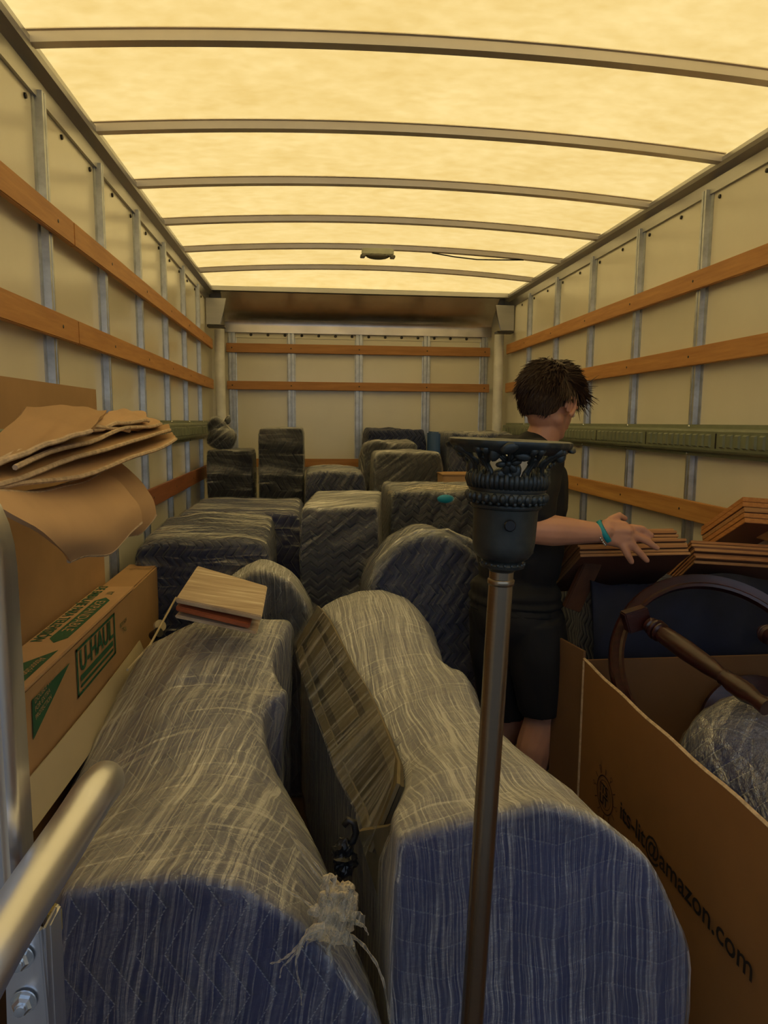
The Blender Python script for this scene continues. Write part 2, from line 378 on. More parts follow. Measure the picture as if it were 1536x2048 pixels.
# aluminium top rails (with screws as children)
for s, nm in ((-1, 'trim_1'), (1, 'trim_2')):
    m = MB()
    prof = [(0, 2.42), (.012, 2.42), (.016, 2.47), (.05, 2.485), (.055, 2.50), (.055, 2.515), (.02, 2.52), (0, 2.53)]
    rings = [[V((s*(XW-a), y, z)) for a, z in prof] for y in (YR, 5.95)]
    m.loft(rings); r = struct(nm, m, 'alu')
    y = .45; k = 0
    first = None
    while y < 5.9:
        if first is None:
            first = MB().lathe([(.001, 0), (.009, .001), (.008, .006), (.001, .008)], (s*XW, y, 2.395), (-s, 0, 0), 8).build('screw', M['screw'], r)
            y0 = y
        else:
            c = first.copy(); COL.objects.link(c); c.parent = r; c.location = first.location+V((0, y-y0, 0))
        y += .3034
# roof bows : hat extrusions following the arch
def bow():
    m = MB(); pr_ = [(-.032, 0), (-.032, -.003), (-.024, -.005), (-.019, -.030), (.018, -.030), (.020, -.006), (.028, -.004), (.028, 0)]
    rings = []
    for i in range(33):
        x = -XW+.045+(2*XW-.09)*i/32
        rings.append([V((x, a, roofz(x)-.002+b_)) for a, b_ in pr_])
    return m.loft(rings)
nb = 0; root = None
for k in range(-4, 6):
    y = 2.2+.6067*k
    if y < YR+.1: continue
    if root is None:
        mb = bow(); mb.v = [p+V((0, y, 0)) for p in mb.v]
        root = mb.build('roof_bow', M['alu_bow'], None, label='x', cat='roof bow', group='arched bows under the roof'); y0 = y; base_loc = root.location.copy(); bows = [root]
    else:
        c = root.copy(); COL.objects.link(c); c.location = base_loc+V((0, y-y0, 0)); bows.append(c)
CNT = ['first', 'second', 'third', 'fourth', 'fifth', 'sixth', 'seventh', 'eighth', 'ninth', 'tenth', 'eleventh']
for i, o in enumerate(reversed(bows)): o['label'] = 'arched aluminium bow across the translucent roof, %s from the front header' % CNT[i]
# front header rail & sloped plate
struct('trim_3', MB().box((-XW+.05, 5.84, 2.488), (XW-.05, 5.89, 2.522)), 'alu')
m = MB(); m.sheet(lambda u, v_: V((-1.13+2.26*u, 5.87+.25*math.sin(min(1, v_*1.3)*PI/2), 2.485-.285*v_)), 20, 20, .006); struct('trim_4', m, 'header', smooth=True, angle=40)
# corner gussets and posts
for s in (-1, 1):
    m = MB(); m.loft([[V((s*(a), y, z)) for a, z in ((1.235, 2.42), (1.08, 2.42), (1.10, 2.32), (1.13, 2.22), (1.235, 2.22))] for y in (5.80, 5.83)])
    g = thing('corner_bracket', 'riveted aluminium corner bracket at the %s end of the front header' % ('left' if s < 0 else 'right'), 'bracket', (s*1.15, 5.8, 2.2))
    m.build('plate', M['alu'], g); MB().box((s*1.09, 5.76, 2.195), (s*1.225, 5.86, 2.21)).build('foot', M['screw'], g)
    MB().tube([(s*1.155, 5.95, 0.0), (s*1.155, 5.95, 2.2)], .04, 20).build('corner_post', M['post'], None, smooth=True, angle=40, label='white round corner post at the %s end of the front wall' % ('left' if s < 0 else 'right'), cat='post')
# wall studs
def stud_mb(s, y, z1=2.44):
    m = MB(); pr_ = [(0, -.036), (.004, -.036), (.005, -.02), (.026, -.017), (.026, -.004), (.018, -.002), (.018, .002), (.026, .004), (.026, .017), (.005, .02), (.004, .036), (0, .036)]
    return m.loft([[V((s*(XW-a), y+b_, z)) for a, b_ in pr_] for z in (0.0, z1)])
for s, nm in ((-1, 'left'), (1, 'right')):
    first = None
    for k in range(-3, 7):
        y = 2.353+.6034*k
        if y > 5.93 or y < .2: continue
        if first is None:
            first = stud_mb(s, y).build('wall_stud', M['galv'], None, label='x', cat='stud', group='studs of the %s wall' % nm); y0 = y; bl = first.location.copy(); sts = [first]
        else:
            c = first.copy(); COL.objects.link(c); c.location = bl+V((0, y-y0, 0)); sts.append(c)
    for i, o in enumerate(reversed(sts)): o['label'] = 'galvanised steel stud up the %s wall, %s from the front corner' % (nm, CNT[i])
bx = [-1.075, -.586, -.012, .57, 1.075]
first = None
for x in bx:
    if first is None:
        m = MB(); pr_ = [(0, -.036), (.004, -.036), (.005, -.028), (.026, -.026), (.026, -.006), (.012, -.004), (.012, .004), (.026, .006), (.026, .026), (.005, .028), (.004, .036), (0, .036)]
        m.loft([[V((x+b_, YB-a, z)) for a, b_ in pr_] for z in (0.0, 2.2)])
        first = m.build('wall_stud', M['galv'], None, label='galvanised double stud up the front wall, at its far left corner', cat='stud', group='studs of the front wall'); bl = first.location.copy(); x0 = x
    else:
        c = first.copy(); COL.objects.link(c); c.location = bl+V((x-x0, 0, 0)); c['label'] = 'galvanised double stud up the front wall, %s from its left corner' % CNT[bx.index(x)]
# row of screws under the header with rust streaks: parts of the front top strip
tr = MB().box((-1.11, YB-.006, 2.16), (1.11, YB, 2.215)); tr = struct('trim_5', tr, 'panel')
s0 = None
for i in range(16):
    x = -1.06+2.12*i/15
    if s0 is None: s0 = MB().lathe([(.001, 0), (.013, .001), (.011, .008), (.001, .01)], (x, YB-.006, 2.185), (0, -1, 0), 8).build('screw', M['screw'], tr); x0 = x
    else:
        c = s0.copy(); COL.objects.link(c); c.parent = tr; c.location = s0.location+V((x-x0, 0, 0))
# wooden slats
def slat(s, ya, yb, z1, h, mat, label, th=.02, parentgroup=None):
    t_ = thing('wooden_batten', label, 'slat', (s*(XW-.036), (ya+yb)/2, z1-h), parentgroup)
    MB().box((s*(XW-.026), ya, z1-h), (s*(XW-.026-th), yb, z1)).build('board', M[mat], t_, bevel=.003)
    y = 2.353+.6034*math.ceil((ya-2.353)/.6034)
    while y < yb:
        MB().lathe([(.001, 0), (.006, .0005), (.005, .0015), (.001, .002)], (s*(XW-.026-th), y+.012, z1-h/2), (-s, 0, 0), 8).build('screw', M['screw'], t_)
        y += .6034
for s, nm in ((-1, 'left'), (1, 'right')):
    wj = 2.52 if s < 0 else 1.6
    slat(s, .1, wj-.004, 2.114, .078, 'slat_y', 'upper orange-brown wooden slat on the %s wall, length nearest the viewer' % nm)
    slat(s, wj, 5.88, 2.114, .078, 'slat_y', 'upper orange-brown wooden slat on the %s wall, length reaching the front corner' % nm)
    slat(s, .1, wj-.004, 1.797, .078, 'slat_y', 'middle orange-brown wooden slat on the %s wall, length nearest the viewer' % nm)
    slat(s, wj, 5.88, 1.797, .078, 'slat_y', 'middle orange-brown wooden slat on the %s wall, length reaching the front corner' % nm)
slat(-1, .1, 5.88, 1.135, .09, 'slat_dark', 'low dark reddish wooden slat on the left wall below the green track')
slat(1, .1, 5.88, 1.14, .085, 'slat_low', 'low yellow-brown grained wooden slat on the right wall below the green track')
for z, h, lab in ((2.11, .075, 'top wooden slat across the front wall under the metal header'), (1.80, .07, 'middle wooden slat across the front wall'), (1.15, .07, 'low wooden slat across the front wall behind the wrapped furniture')):
    t_ = thing('wooden_batten', lab, 'slat', (0, YB-.04, z-h))
    MB().box((-1.12, YB-.048, z-h), (1.12, YB-.026, z)).build('board', M['slat_x'], t_, bevel=.003)
    for x in bx: MB().lathe([(.001, 0), (.006, .0005), (.005, .0015), (.001, .002)], (x, YB-.048, z-h/2), (0, -1, 0), 8).build('screw', M['screw'], t_)
# green-grey slotted tracks
for s, nm in ((-1, 'left'), (1, 'right')):
    t_ = thing('cargo_track', 'long green-grey slotted cargo track along the %s wall' % nm, 'cargo track', (s*(XW-.04), 3, 1.33))
    m = MB(); pr_ = [(.026, 1.335), (.030, 1.335), (.032, 1.350), (.052, 1.356), (.056, 1.364), (.056, 1.440), (.052, 1.448), (.032, 1.452), (.030, 1.468), (.026, 1.468)]
    m.loft([[V((s*(XW-a), y, z)) for a, z in pr_] for y in (.1, 5.88)])
    p0 = None; y = .9; n = 0
    pads = m
    while y < 5.85:
        if n % 12 not in (0,):
            xx = s*(XW-.055); dx = -s*.009
            a = [(y-.016, 1.374), (y+.016, 1.374), (y+.016, 1.430), (y-.016, 1.430)]
            b2 = [(y-.010, 1.380), (y+.016, 1.380), (y+.016, 1.424), (y-.010, 1.424)]
            pads.loft([[V((xx, p, q)) for p, q in a], [V((xx+dx, p, q)) for p, q in b2]])
        y += .05; n += 1
    
    m.build('rail', M['track'], t_)
    sl = MB(); y = .9; n = 0
    while y < 5.85:
        if n % 12 == 0: sl.box((s*(XW-.0560), y-.004, 1.372), (s*(XW-.0575), y+.004, 1.432)); 
        y += .05; n += 1
    sl.build('slots', M['black'], t_)
    yy = 2.353-.6034*2; f0 = None
    while yy < 5.9:
        for z in (1.342, 1.460):
            if f0 is None: f0 = MB().lathe([(.001, 0), (.007, .001), (.005, .004), (.001, .005)], (s*(XW-.030), yy, z), (-s, 0, 0), 8).build('screw', M['zinc'], t_); fy, fz = yy, z
            else:
                c = f0.copy(); COL.objects.link(c); c.parent = t_; c.location = f0.location+V((0, yy-fy, z-fz))
        yy += .6034
# ceiling light on the fifth bow
yl = 2.2+.6067*4
tl_ = thing('ceiling_light', 'small grey dome light fixed to a roof bow near the front', 'light', (0, yl, 2.53))
MB().box((-.10, yl-.04, 2.51), (.10, yl+.03, 2.55)).build('housing', M['fix_grey'], tl_, bevel=.006)
MB().box((-.11, yl-.035, 2.497), (-.08, yl+.02, 2.512)).box((.08, yl-.035, 2.497), (.11, yl+.02, 2.512)).build('clip', M['fix_lens'], tl_, bevel=.003)
MB().ball((0, yl-.01, 2.508), (.075, .035, .022), 20, 8).build('lens', M['fix_lens'], tl_, smooth=True)
MB().tube([(.35, yl, 2.54), (.5, yl+.02, 2.525), (.65, yl+.03, 2.515), (.8, yl+.02, 2.515), (.95, yl, 2.515)], .004, 6).build('cable', M['black'], tl_)

# ---------------------------------------------------------------- wrapped furniture
def resamp(pts, segn, closed=True):
    out = []; n = len(pts)
    for i in range(n if closed else n-1):
        a = pts[i]; b_ = pts[(i+1) % n]
        for k in range(segn): out.append(a.lerp(b_, k/segn))
    return out
def smooth_ring(r, it):
    n = len(r)
    for _ in range(it): r = [(r[i-1]+r[i]*2+r[(i+1) % n])/4 for i in range(n)]
    return r
def catmull(a, b_, c, d, t_):
    return .5*((2*b_)+(c-a)*t_+(2*a-5*b_+4*c-d)*t_*t_+(3*b_-a-3*c+d)*t_**3)
def body_rings(secs, segn=8, steps=6, round_it=6, end_round=.03, lump=.006, seed=0, lscale=6, smooth_sec=True):
    """secs: list of closed control rings (same count) from near to far. Returns dense rings incl. rounded ends."""
    rings = [smooth_ring(resamp(s, segn), round_it) for s in secs]
    out = []
    for i in range(len(rings)-1):
        a = rings[max(i-1, 0)]; b_ = rings[i]; c = rings[i+1]; d = rings[min(i+2, len(rings)-1)]
        for k in range(steps):
            tt = k/steps
            if smooth_sec: out.append([catmull(a[j], b_[j], c[j], d[j], tt) for j in range(len(b_))])
            else: out.append([b_[j].lerp(c[j], tt) for j in range(len(b_))])
    out.append(rings[-1])
    def cap(r, dirv):
        cen = sum(r, V((0, 0, 0)))/len(r); res = []
        for q in (.35, .7, 1.0):
            an = PI/2*q; sh = end_round*(1-math.cos(an)); res.append([p+(cen-p).normalized()*sh + dirv*end_round*math.sin(an) for p in r])
        last = res[-1]
        for q in (.12, .3, .55, .8, .97): res.append([p.lerp(cen+dirv*end_round, q) for p in last])
        return res
    dn = (sum(out[0], V())-sum(out[1], V())).normalized(); df_ = (sum(out[-1], V())-sum(out[-2], V())).normalized()
    full = list(reversed(cap(out[0], dn))) + out + cap(out[-1], df_)
    if lump:
        off = V((seed*3.1, seed*1.7, 0))
        full = [[p+noise.noise_vector(p*lscale+off)*lump + noise.noise_vector(p*lscale*3+off)*lump*.4 for p in r] for r in full]
        full = [[V((p.x, p.y, max(p.z, .002))) for p in r] for r in full]
    return full
def shell(rings, off, wr=.003, scale=(14, 60, 14), seed=0):
    n = len(rings); k = len(rings[0]); out = []
    for i in range(n):
        row = []
        for j in range(k):
            a = rings[min(i+1, n-1)][j]-rings[max(i-1, 0)][j]; b_ = rings[i][(j+1) % k]-rings[i][j-1]
            nr = a.cross(b_)
            nr = nr.normalized() if nr.length > 1e-9 else V((0, 0, 0))
            row.append((rings[i][j], nr))
        out.append(row)
    cen = sum((sum(r, V()) for r in rings), V())/(n*k)
    mid = out[n//2]; sgn = sum((nr.dot(p-cen) for p, nr in mid)); s_ = 1 if sgn > 0 else -1
    return [[p+nr*s_*(off+wr*noise.noise(V((p.x*scale[0], p.y*scale[1]*.3, p.z*scale[2]))+V((seed, 0, 0)))) for p, nr in r] for r in out]
def wrapped(name, label, cat, secs, bmat, fmat, group=None, body='blanket', foff=.005, **kw):
    rings = body_rings(secs, **kw)
    xs = [p for r in rings for p in r]
    loc = V(((min(p.x for p in xs)+max(p.x for p in xs))/2, (min(p.y for p in xs)+max(p.y for p in xs))/2, min(p.z for p in xs)))
    t_ = thing(name, label, cat, loc, group)
    MB().loft(rings).build(body, M[bmat], t_, smooth=True)
    if fmat: MB().loft(shell(rings, foff, seed=kw.get('seed', 0))).build('plastic_wrap', M[fmat], t_, smooth=True)
    return t_
def box_sec(x0, x1, y, z0, z1, arch=0, skew=0, xr=None):
    # ring of 8 control points in plane y
    top = z1
    pts = [V((x0, y, z0)), V((x0, y, z0+(z1-z0)*.5)), V((x0, y, top-arch)), V((x0+(x1-x0)*.22, y+skew, top-arch*.28)), V(((x0+x1)/2, y+skew, top)), V((x1-(x1-x0)*.22, y+skew, top-arch*.28)), V((x1, y, top-arch)), V((x1, y, z0+(z1-z0)*.5)), V((x1, y, z0)), V(((x0+x1)/2, y, z0))]
    return pts
def wbox(name, label, cat, x0, x1, y0, y1, z1, bmat, fmat, arch=0, z0=.002, zb=None, dx=0, **kw):
    zb = z1 if zb is None else zb
    k = dict(segn=7, steps=5, round_it=4, end_round=.03, lump=.008); k.update(kw)
    secs = [box_sec(x0+dx*q, x1+dx*q, y0+(y1-y0)*q, z0, z1+(zb-z1)*q, arch) for q in (0, .33, .66, 1)]
    return wrapped(name, label, cat, secs, bmat, fmat, **k)

def sec_px(Y, pts, zb=.01, inset=.01):
    p = [at(x, y, Y) for x, y in pts]
    A, F_ = p[0], p[-1]
    ring = [V((A.x+inset, Y, zb)), V((A.x+inset*.5, Y, (A.z+zb)*.5))] + p + [V((F_.x-inset*.5, Y, (F_.z+zb)*.5)), V((F_.x-inset, Y, zb)), V(((A.x+F_.x)/2, Y, zb))]
    return ring
LF = [
 (1.13, [(100, 1850), (135, 1772), (250, 1752), (385, 1738), (490, 1762), (600, 1835), (690, 1940), (770, 2060)]),
 (1.32, [(85, 1740), (190, 1670), (300, 1640), (420, 1625), (520, 1650), (600, 1705), (665, 1780), (700, 1870)]),
 (1.55, [(100, 1640), (275, 1555), (350, 1530), (430, 1522), (500, 1535), (550, 1570), (590, 1620), (610, 1680)]),
 (1.78, [(150, 1540), (320, 1420), (390, 1405), (450, 1405), (500, 1415), (525, 1440), (525, 1500), (528, 1560)]),
 (1.88, [(175, 1480), (338, 1372), (400, 1372), (460, 1376), (520, 1382), (565, 1385), (568, 1410), (562, 1470)]),
 (1.93, [(190, 1460), (350, 1345), (410, 1345), (470, 1352), (525, 1362), (565, 1378), (566, 1405), (560, 1460)]),
 (2.06, [(220, 1400), (370, 1300), (420, 1298), (470, 1300), (515, 1308), (545, 1320), (548, 1350), (548, 1400)]),
 (2.30, [(265, 1310), (395, 1243), (440, 1238), (490, 1238), (535, 1240), (575, 1243), (583, 1262), (580, 1310)]),
]
secs = [sec_px(Y, p) for Y, p in LF]
left_f = wrapped('wrapped_furniture', 'long curvy furniture in navy blanket and stretch wrap, lower left, with knotted plastic tail', 'wrapped furniture', secs, 'navy', 'film_a', segn=6, steps=6, round_it=2, end_round=.018, lump=.005, seed=1)
RF = [
 (1.13, [(785, 1790), (798, 1672), (860, 1652), (960, 1632), (1085, 1603), (1190, 1632), (1290, 1715), (1376, 1890)]),
 (1.25, [(775, 1760), (788, 1625), (860, 1585), (960, 1580), (1070, 1575), (1130, 1588), (1195, 1640), (1262, 1745)]),
 (1.36, [(762, 1720), (815, 1580), (880, 1540), (960, 1530), (1040, 1528), (1090, 1545), (1140, 1585), (1180, 1680)]),
 (1.55, [(735, 1640), (812, 1530), (860, 1490), (920, 1475), (975, 1475), (1020, 1488), (1055, 1525), (1075, 1600)]),
 (1.75, [(690, 1560), (780, 1455), (820, 1430), (870, 1418), (920, 1412), (955, 1425), (975, 1460), (985, 1520)]),
 (1.95, [(660, 1480), (748, 1390), (790, 1370), (830, 1360), (880, 1350), (925, 1350), (945, 1375), (950, 1440)]),
 (2.02, [(650, 1460), (735, 1365), (775, 1345), (820, 1338), (860, 1335), (898, 1335), (915, 1352), (925, 1410)]),
 (2.12, [(638, 1420), (712, 1330), (750, 1312), (790, 1305), (830, 1302), (868, 1308), (885, 1330), (895, 1380)]),
 (2.38, [(612, 1335), (670, 1245), (700, 1225), (740, 1212), (790, 1210), (840, 1232), (868, 1275), (885, 1330)]),
 (2.58, [(603, 1290), (645, 1215), (680, 1196), (720, 1184), (765, 1182), (815, 1200), (855, 1245), (875, 1300)]),
]
secs = [sec_px(Y, p, inset=-.0) for Y, p in RF]
right_f = wrapped('wrapped_furniture', 'long wrapped furniture with rounded blue end behind the lamp pole and wooden side frame', 'wrapped furniture', secs, 'navy_b', 'film_r', segn=6, steps=6, round_it=1, end_round=.018, lump=.004, seed=2)
# exposed wooden side of the right furniture: frame rails, panel and stile following the slanted flank
def flank(u, v_, out=.012):
    # u along length (0 near,1 far), v 0 top edge .. 1 lower edge
    Ys = [1.36, 1.55, 1.75, 1.95, 2.12, 2.38, 2.55]; k = u*(len(Ys)-1); i = min(int(k), len(Ys)-2); q = k-i
    d = {y: p for y, p in RF}
    d[2.55] = d[2.58]
    def P(Y): return at(*d[Y][1], Y if Y != 2.55 else 2.55), at(*d[Y][0], Y if Y != 2.55 else 2.55)
    a0, b0 = P(Ys[i]); a1, b1 = P(Ys[i+1]); a = a0.lerp(a1, q); b_ = b0.lerp(b1, q)
    p = a.lerp(b_, v_); n_ = (b_-a).cross(V((0, 1, 0))).normalized()
    if n_.x > 0: n_ = -n_
    return p+n_*out
def strip(u0, u1, v0, v1, out, th=.008, n=14): return MB().sheet(lambda a, b_: flank(u0+(u1-u0)*a, v0+(v1-v0)*b_, out), n, 3, th)
strip(.02, .99, .02, 1.0, .010).build('side_panel', M['carc'], right_f)
strip(.02, .99, .0, .20, .020).build('upper_frame_rail', M['carc2'], right_f)
strip(.02, .99, .86, 1.0, .020).build('lower_frame_rail', M['carc2'], right_f)
for u0 in (.02, .36, .93): strip(u0, u0+.06, .2, .86, .020, n=2).build('cross_rail', M['carc2'], right_f)
strip(.45, .9, .34, .72, .016).build('inner_panel', M['carc2'], right_f)
strip(.0, 1.0, -.02, 1.0, .034, .001, 30).build('plastic_wrap', M['film_side'], right_f)

# knotted plastic tail at the left piece
p0 = at(668, 1830, 1.10)
def crumple(c, rad, seed, n=24):
    m = MB(); m.ball(c, rad, n, n)
    m.v = [p+(p-V(c)).normalized()*.014*noise.noise(p*70+V((seed, 0, 0)))+noise.noise_vector(p*150)*.004 for p in m.v]; return m
m = crumple(p0, (.034, .03, .05), 3); m2 = crumple(at(662, 1780, 1.11), (.014, .014, .03), 5); m.add(m2.v, m2.f)
m2 = crumple(at(690, 1800, 1.11), (.02, .02, .03), 8); m.add(m2.v, m2.f)
for q in range(7):
    a_ = q*.9; o_ = V((math.cos(a_)*.02, -.01, math.sin(a_)*.03)); e_ = V((math.cos(a_)*.03, -.01, math.sin(a_)*.035))
    sh_ = MB().sheet(lambda u, v_: p0+o_+e_*u+V((0, 0, .018*(v_-.5)))+noise.noise_vector((p0+o_+e_*u)*60+V((v_*3+q, 0, 0)))*.010, 6, 5, .0008); m.add(sh_.v, sh_.f)
kn = m.build('plastic_knot', M['film_solid'], left_f, smooth=True)
def strand(pxs, Y0, r0, r1, mat='film_solid', nm='plastic_strand', seed=0):
    pts = [at(x, y, Y0-.0*i) for i, (x, y) in enumerate(pxs)]
    fine = []
    for i in range(len(pts)-1):
        a = pts[max(i-1, 0)]; b_ = pts[i]; c = pts[i+1]; d = pts[min(i+2, len(pts)-1)]
        for k in range(6): fine.append(catmull(a, b_, c, d, k/6))
    fine.append(pts[-1]); n = len(fine)
    fine = [p+noise.noise_vector(p*60+V((seed, 0, 0)))*.002 for p in fine]
    return MB().tube(fine, [r0+(r1-r0)*i/(n-1)+.0008*math.sin(i*1.7+seed) for i in range(n)], 8, sy=.5).build(nm, M[mat], kn, smooth=True)
strand([(650, 1850), (620, 1860), (605, 1885), (592, 1925), (600, 1975), (603, 2010)], 1.07, .0055, .0010, seed=1)
strand([(645, 1858), (610, 1872), (585, 1905), (560, 1922), (540, 1928)], 1.07, .0035, .0008, seed=2)
strand([(605, 1895), (580, 1920), (565, 1935), (560, 1955)], 1.07, .003, .001, seed=3)
strand([(700, 1835), (715, 1845), (730, 1855), (738, 1868)], 1.09, .004, .001, seed=4)
strand([(700, 1870), (735, 1900), (765, 1960), (780, 2048)], 1.10, .003, .002, seed=6)
for sd_, q in enumerate([[(560, 1640), (600, 1700), (640, 1760), (662, 1800)], [(540, 1760), (590, 1790), (640, 1825)], [(600, 1690), (640, 1740), (665, 1790)]]):
    strand(q, [1.12, 1.1, 1.12][sd_], .0008, .0025, seed=10+sd_)

# gap between the two: black strap loop, leaning tan panel
g = thing('plywood_sheet', 'tan wooden panel leaning in the gap between the two front wrapped pieces', 'panel', at(770, 1760, 1.38))
MB().sheet(lambda u, v_: at(720+60*u*(1-v_*.3)+45*v_, 1660+ -10*u+150*v_, 1.42-.08*u), 4, 4, .012).build('board', M['carc2'], g)
pts = [at(*p, 1.40) for p in [(688, 1650), (697, 1640), (708, 1645), (712, 1665), (706, 1682), (695, 1690)]]
MB().tube(pts, .008, 8).build('strap_loop', M['black'], None, smooth=True, label='black plastic handle loop in the gap between the front wrapped pieces', cat='handle')
m = crumple(at(688, 1715, 1.40), (.025, .02, .04), 11); m.build('black_plastic_scrap', M['black'], None, smooth=False, label='crumpled glossy black plastic under the handle in the gap', cat='plastic scrap')

# ---- the boards on the left piece
bt = at(440, 1200, 2.17)
def board_px(name, label, cs, th, mat, dz=0):
    # cs four pixel corners (near-left, near-right, far-right, far-left) with Y
    P = [at(x, y, Y) for x, y, Y in cs]; P = [p+V((0, 0, dz)) for p in P]
    n_ = (P[1]-P[0]).cross(P[3]-P[0]).normalized()
    m = MB(); m.add([p for p in P]+[p-n_*th for p in P], [(0, 1, 2, 3), (7, 6, 5, 4), (0, 4, 5, 1), (1, 5, 6, 2), (2, 6, 7, 3), (3, 7, 4, 0)])
    return m.build(name, M[mat], None, bevel=.003, label=label, cat='board')
board_px('wooden_board', 'pale weathered wooden board on top of the stack on the left wrapped piece', [(352, 1196, 2.06), (524, 1232, 2.02), (535, 1172, 2.24), (395, 1131, 2.32)], .016, 'whitewash')
board_px('wooden_board', 'reddish-brown wooden board between two pale boards on the left wrapped piece', [(352, 1212, 2.07), (500, 1248, 2.03), (520, 1190, 2.22), (395, 1152, 2.30)], .016, 'redwood')
board_px('wooden_board', 'pale edged wooden board at the bottom of the stack on the left wrapped piece', [(350, 1230, 2.08), (514, 1264, 2.04), (528, 1212, 2.22), (398, 1180, 2.30)], .010, 'whitewash')

# ---- middle ground wrapped pieces
wbox('wrapped_dresser', 'low wide dresser in navy blanket with banded clear wrap on top, against the left wall', 'wrapped furniture', -1.15, -.60, 2.92, 3.5, .985, 'navy2', 'film_x', lump=.012, seed=3, arch=.02, zb=1.02)
wbox('wrapped_dresser', 'low wrapped piece with grey top and blue right side, behind the low wide dresser', 'wrapped furniture', -1.12, -.47, 3.66, 4.35, 1.0, 'navy', 'film_x', lump=.010, seed=4)
wbox('wrapped_headboard', 'round-topped wrapped piece in clear plastic behind the stacked wooden boards', 'wrapped furniture', -.82, -.42, 2.66, 2.83, .925, 'grey', 'film_r', arch=.19, lump=.006, seed=5, round_it=5)
wbox('wrapped_cabinet', 'tall narrow cabinet with slate quilted front and cream wrapped top, mid load', 'wrapped furniture', -.475, -.13, 3.08, 3.55, 1.095, 'slate', 'film_g', lump=.006, seed=6, end_round=.02, dx=.06, round_it=2, zb=1.12)
wbox('wrapped_cabinet', 'wide quilted cabinet with roped wrap on top, just left of the black lamp head', 'wrapped furniture', -.03, .50, 3.48, 4.0, 1.125, 'slate', 'film_c', lump=.008, seed=7, end_round=.025, round_it=2)
wbox('wrapped_armchair', 'round-backed piece in navy blanket with a shiny plastic rim, left of the person', 'wrapped furniture', -.225, .31, 2.70, 2.98, 1.045, 'navy2', 'film_c', arch=.22, lump=.006, seed=8, round_it=7)
# shiny bunched rim on the round-backed piece
pts = []
for k in range(25):
    a = PI*(.02+.93*k/24); pts.append(V((.045-.235*math.cos(a), 2.685, .79+.245*math.sin(a))))
rm = MB().tube(pts, [.034+.006*math.sin(k*1.9) for k in range(25)], 12, sy=.6)
rm.v = [p+noise.noise_vector(p*25)*.006 for p in rm.v]
pr0 = [o for o in bpy.data.objects if o.get('label', '').startswith('round-backed')][0]
rm.build('bunched_wrap_rim', M['film_g'], pr0, smooth=True)
# wrap ropes on the cabinet top
rp = [o for o in bpy.data.objects if o.get('label', '').startswith('wide quilted')][0]
for k in range(5):
    MB().tube([V((-.03+.13*i, 3.47+.05*k+.01*math.sin(i+k), 1.135+.008*math.sin(i*2.1+k)+(-.03 if i in (0, 4) else 0))) for i in range(5)], .006, 8).build('wrap_rope', M['film_solid'], rp, smooth=True)
MB().ball((.24, 3.455, 1.09), (.045, .012, .022), 14, 8).build('tape_patch', M['teal'], rp, smooth=True)

# ---- back row
wbox('wrapped_speaker', 'dark wrapped tower in the far left corner with a lumpy bundle on top', 'wrapped furniture', -1.13, -.83, 4.92, 5.3, 1.265, 'grey', 'film_x', lump=.008, seed=9, round_it=2, end_round=.02)
lb = thing('wrapped_bundle', 'lumpy plastic-wrapped bundle on top of the dark tower in the far left corner', 'wrapped bundle', (-1.05, 5.05, 1.27))
m = MB().ball((-1.04, 5.05, 1.345), (.10, .09, .085), 18, 12).ball((-1.07, 5.05, 1.42), (.07, .06, .08), 18, 12).ball((-1.0, 5.05, 1.48), (.022, .02, .03), 10, 8)
m.v = [p+noise.noise_vector(p*14)*.02 for p in m.v]; m.build('cloth', M['grey'], lb, smooth=True)
m.v = [p+(p-V((-1.05, 5.05, 1.37))).normalized()*.006+noise.noise_vector(p*40)*.004 for p in m.v]; m.build('plastic_wrap', M['film_g'], lb, smooth=True)
wbox('wrapped_speaker', 'tall upright wrapped tower against the front wall, second from the left corner', 'wrapped furniture', -.775, -.475, 4.82, 5.2, 1.42, 'grey', 'film_x', lump=.006, seed=10, round_it=2, end_round=.018)
wbox('wrapped_ottoman', 'low dark wrapped ottoman with padded top, between tall tower and silvery box', 'wrapped furniture', -.465, -.085, 4.42, 4.95, 1.165, 'navy2', 'film_c', lump=.008, seed=11, arch=.02)
wbox('wrapped_box', 'silvery cloudy-wrapped grey box in the centre of the back row', 'wrapped furniture', -.01, .455, 4.72, 5.04, 1.27, 'grey', 'film_g', lump=.010, seed=12, arch=.01)
wbox('wrapped_crate', 'dark blanket-covered crate with rumpled top behind the silvery box', 'wrapped furniture', .0, .46, 5.42, 5.8, 1.41, 'navy2', None, lump=.02, seed=13, round_it=2)
wbox('wrapped_tote', 'slumped clear plastic bag-wrapped piece between the silvery box and the crate', 'wrapped furniture', -.06, .36, 5.16, 5.27, 1.335, 'grey', 'film_g', lump=.025, seed=21, arch=.03)
wbox('wrapped_table', 'wide wrapped piece with navy rumpled top at the back, half hidden by the lamp head', 'wrapped furniture', .54, 1.02, 4.95, 5.5, 1.395, 'navy2', 'film_c', lump=.018, seed=14, round_it=2)
MB().box((.462, 5.0, .002), (.495, 5.4, 1.40)).build('blanket_fold', M['edge_blue'], None, bevel=.012, smooth=True, label='upright bright blue blanket fold beside the silvery box at the back', cat='blanket')
bx_ = thing('cardboard_box', 'small brown cardboard box just left of the lamp head in the back row', 'box', (.52, 4.6, .85))
MB().box((.42, 4.48, .85), (.64, 4.72, 1.13)).build('box_body', M['card_light'], bx_, bevel=.004)
MB().box((.415, 4.475, 1.13), (.645, 4.725, 1.138)).build('lid_flap', M['card'], bx_)
wbox('wrapped_case', 'dark blanket-covered trunk under the small cardboard box', 'wrapped furniture', .49, .62, 4.42, 4.78, .845, 'navy2', None, seed=22)

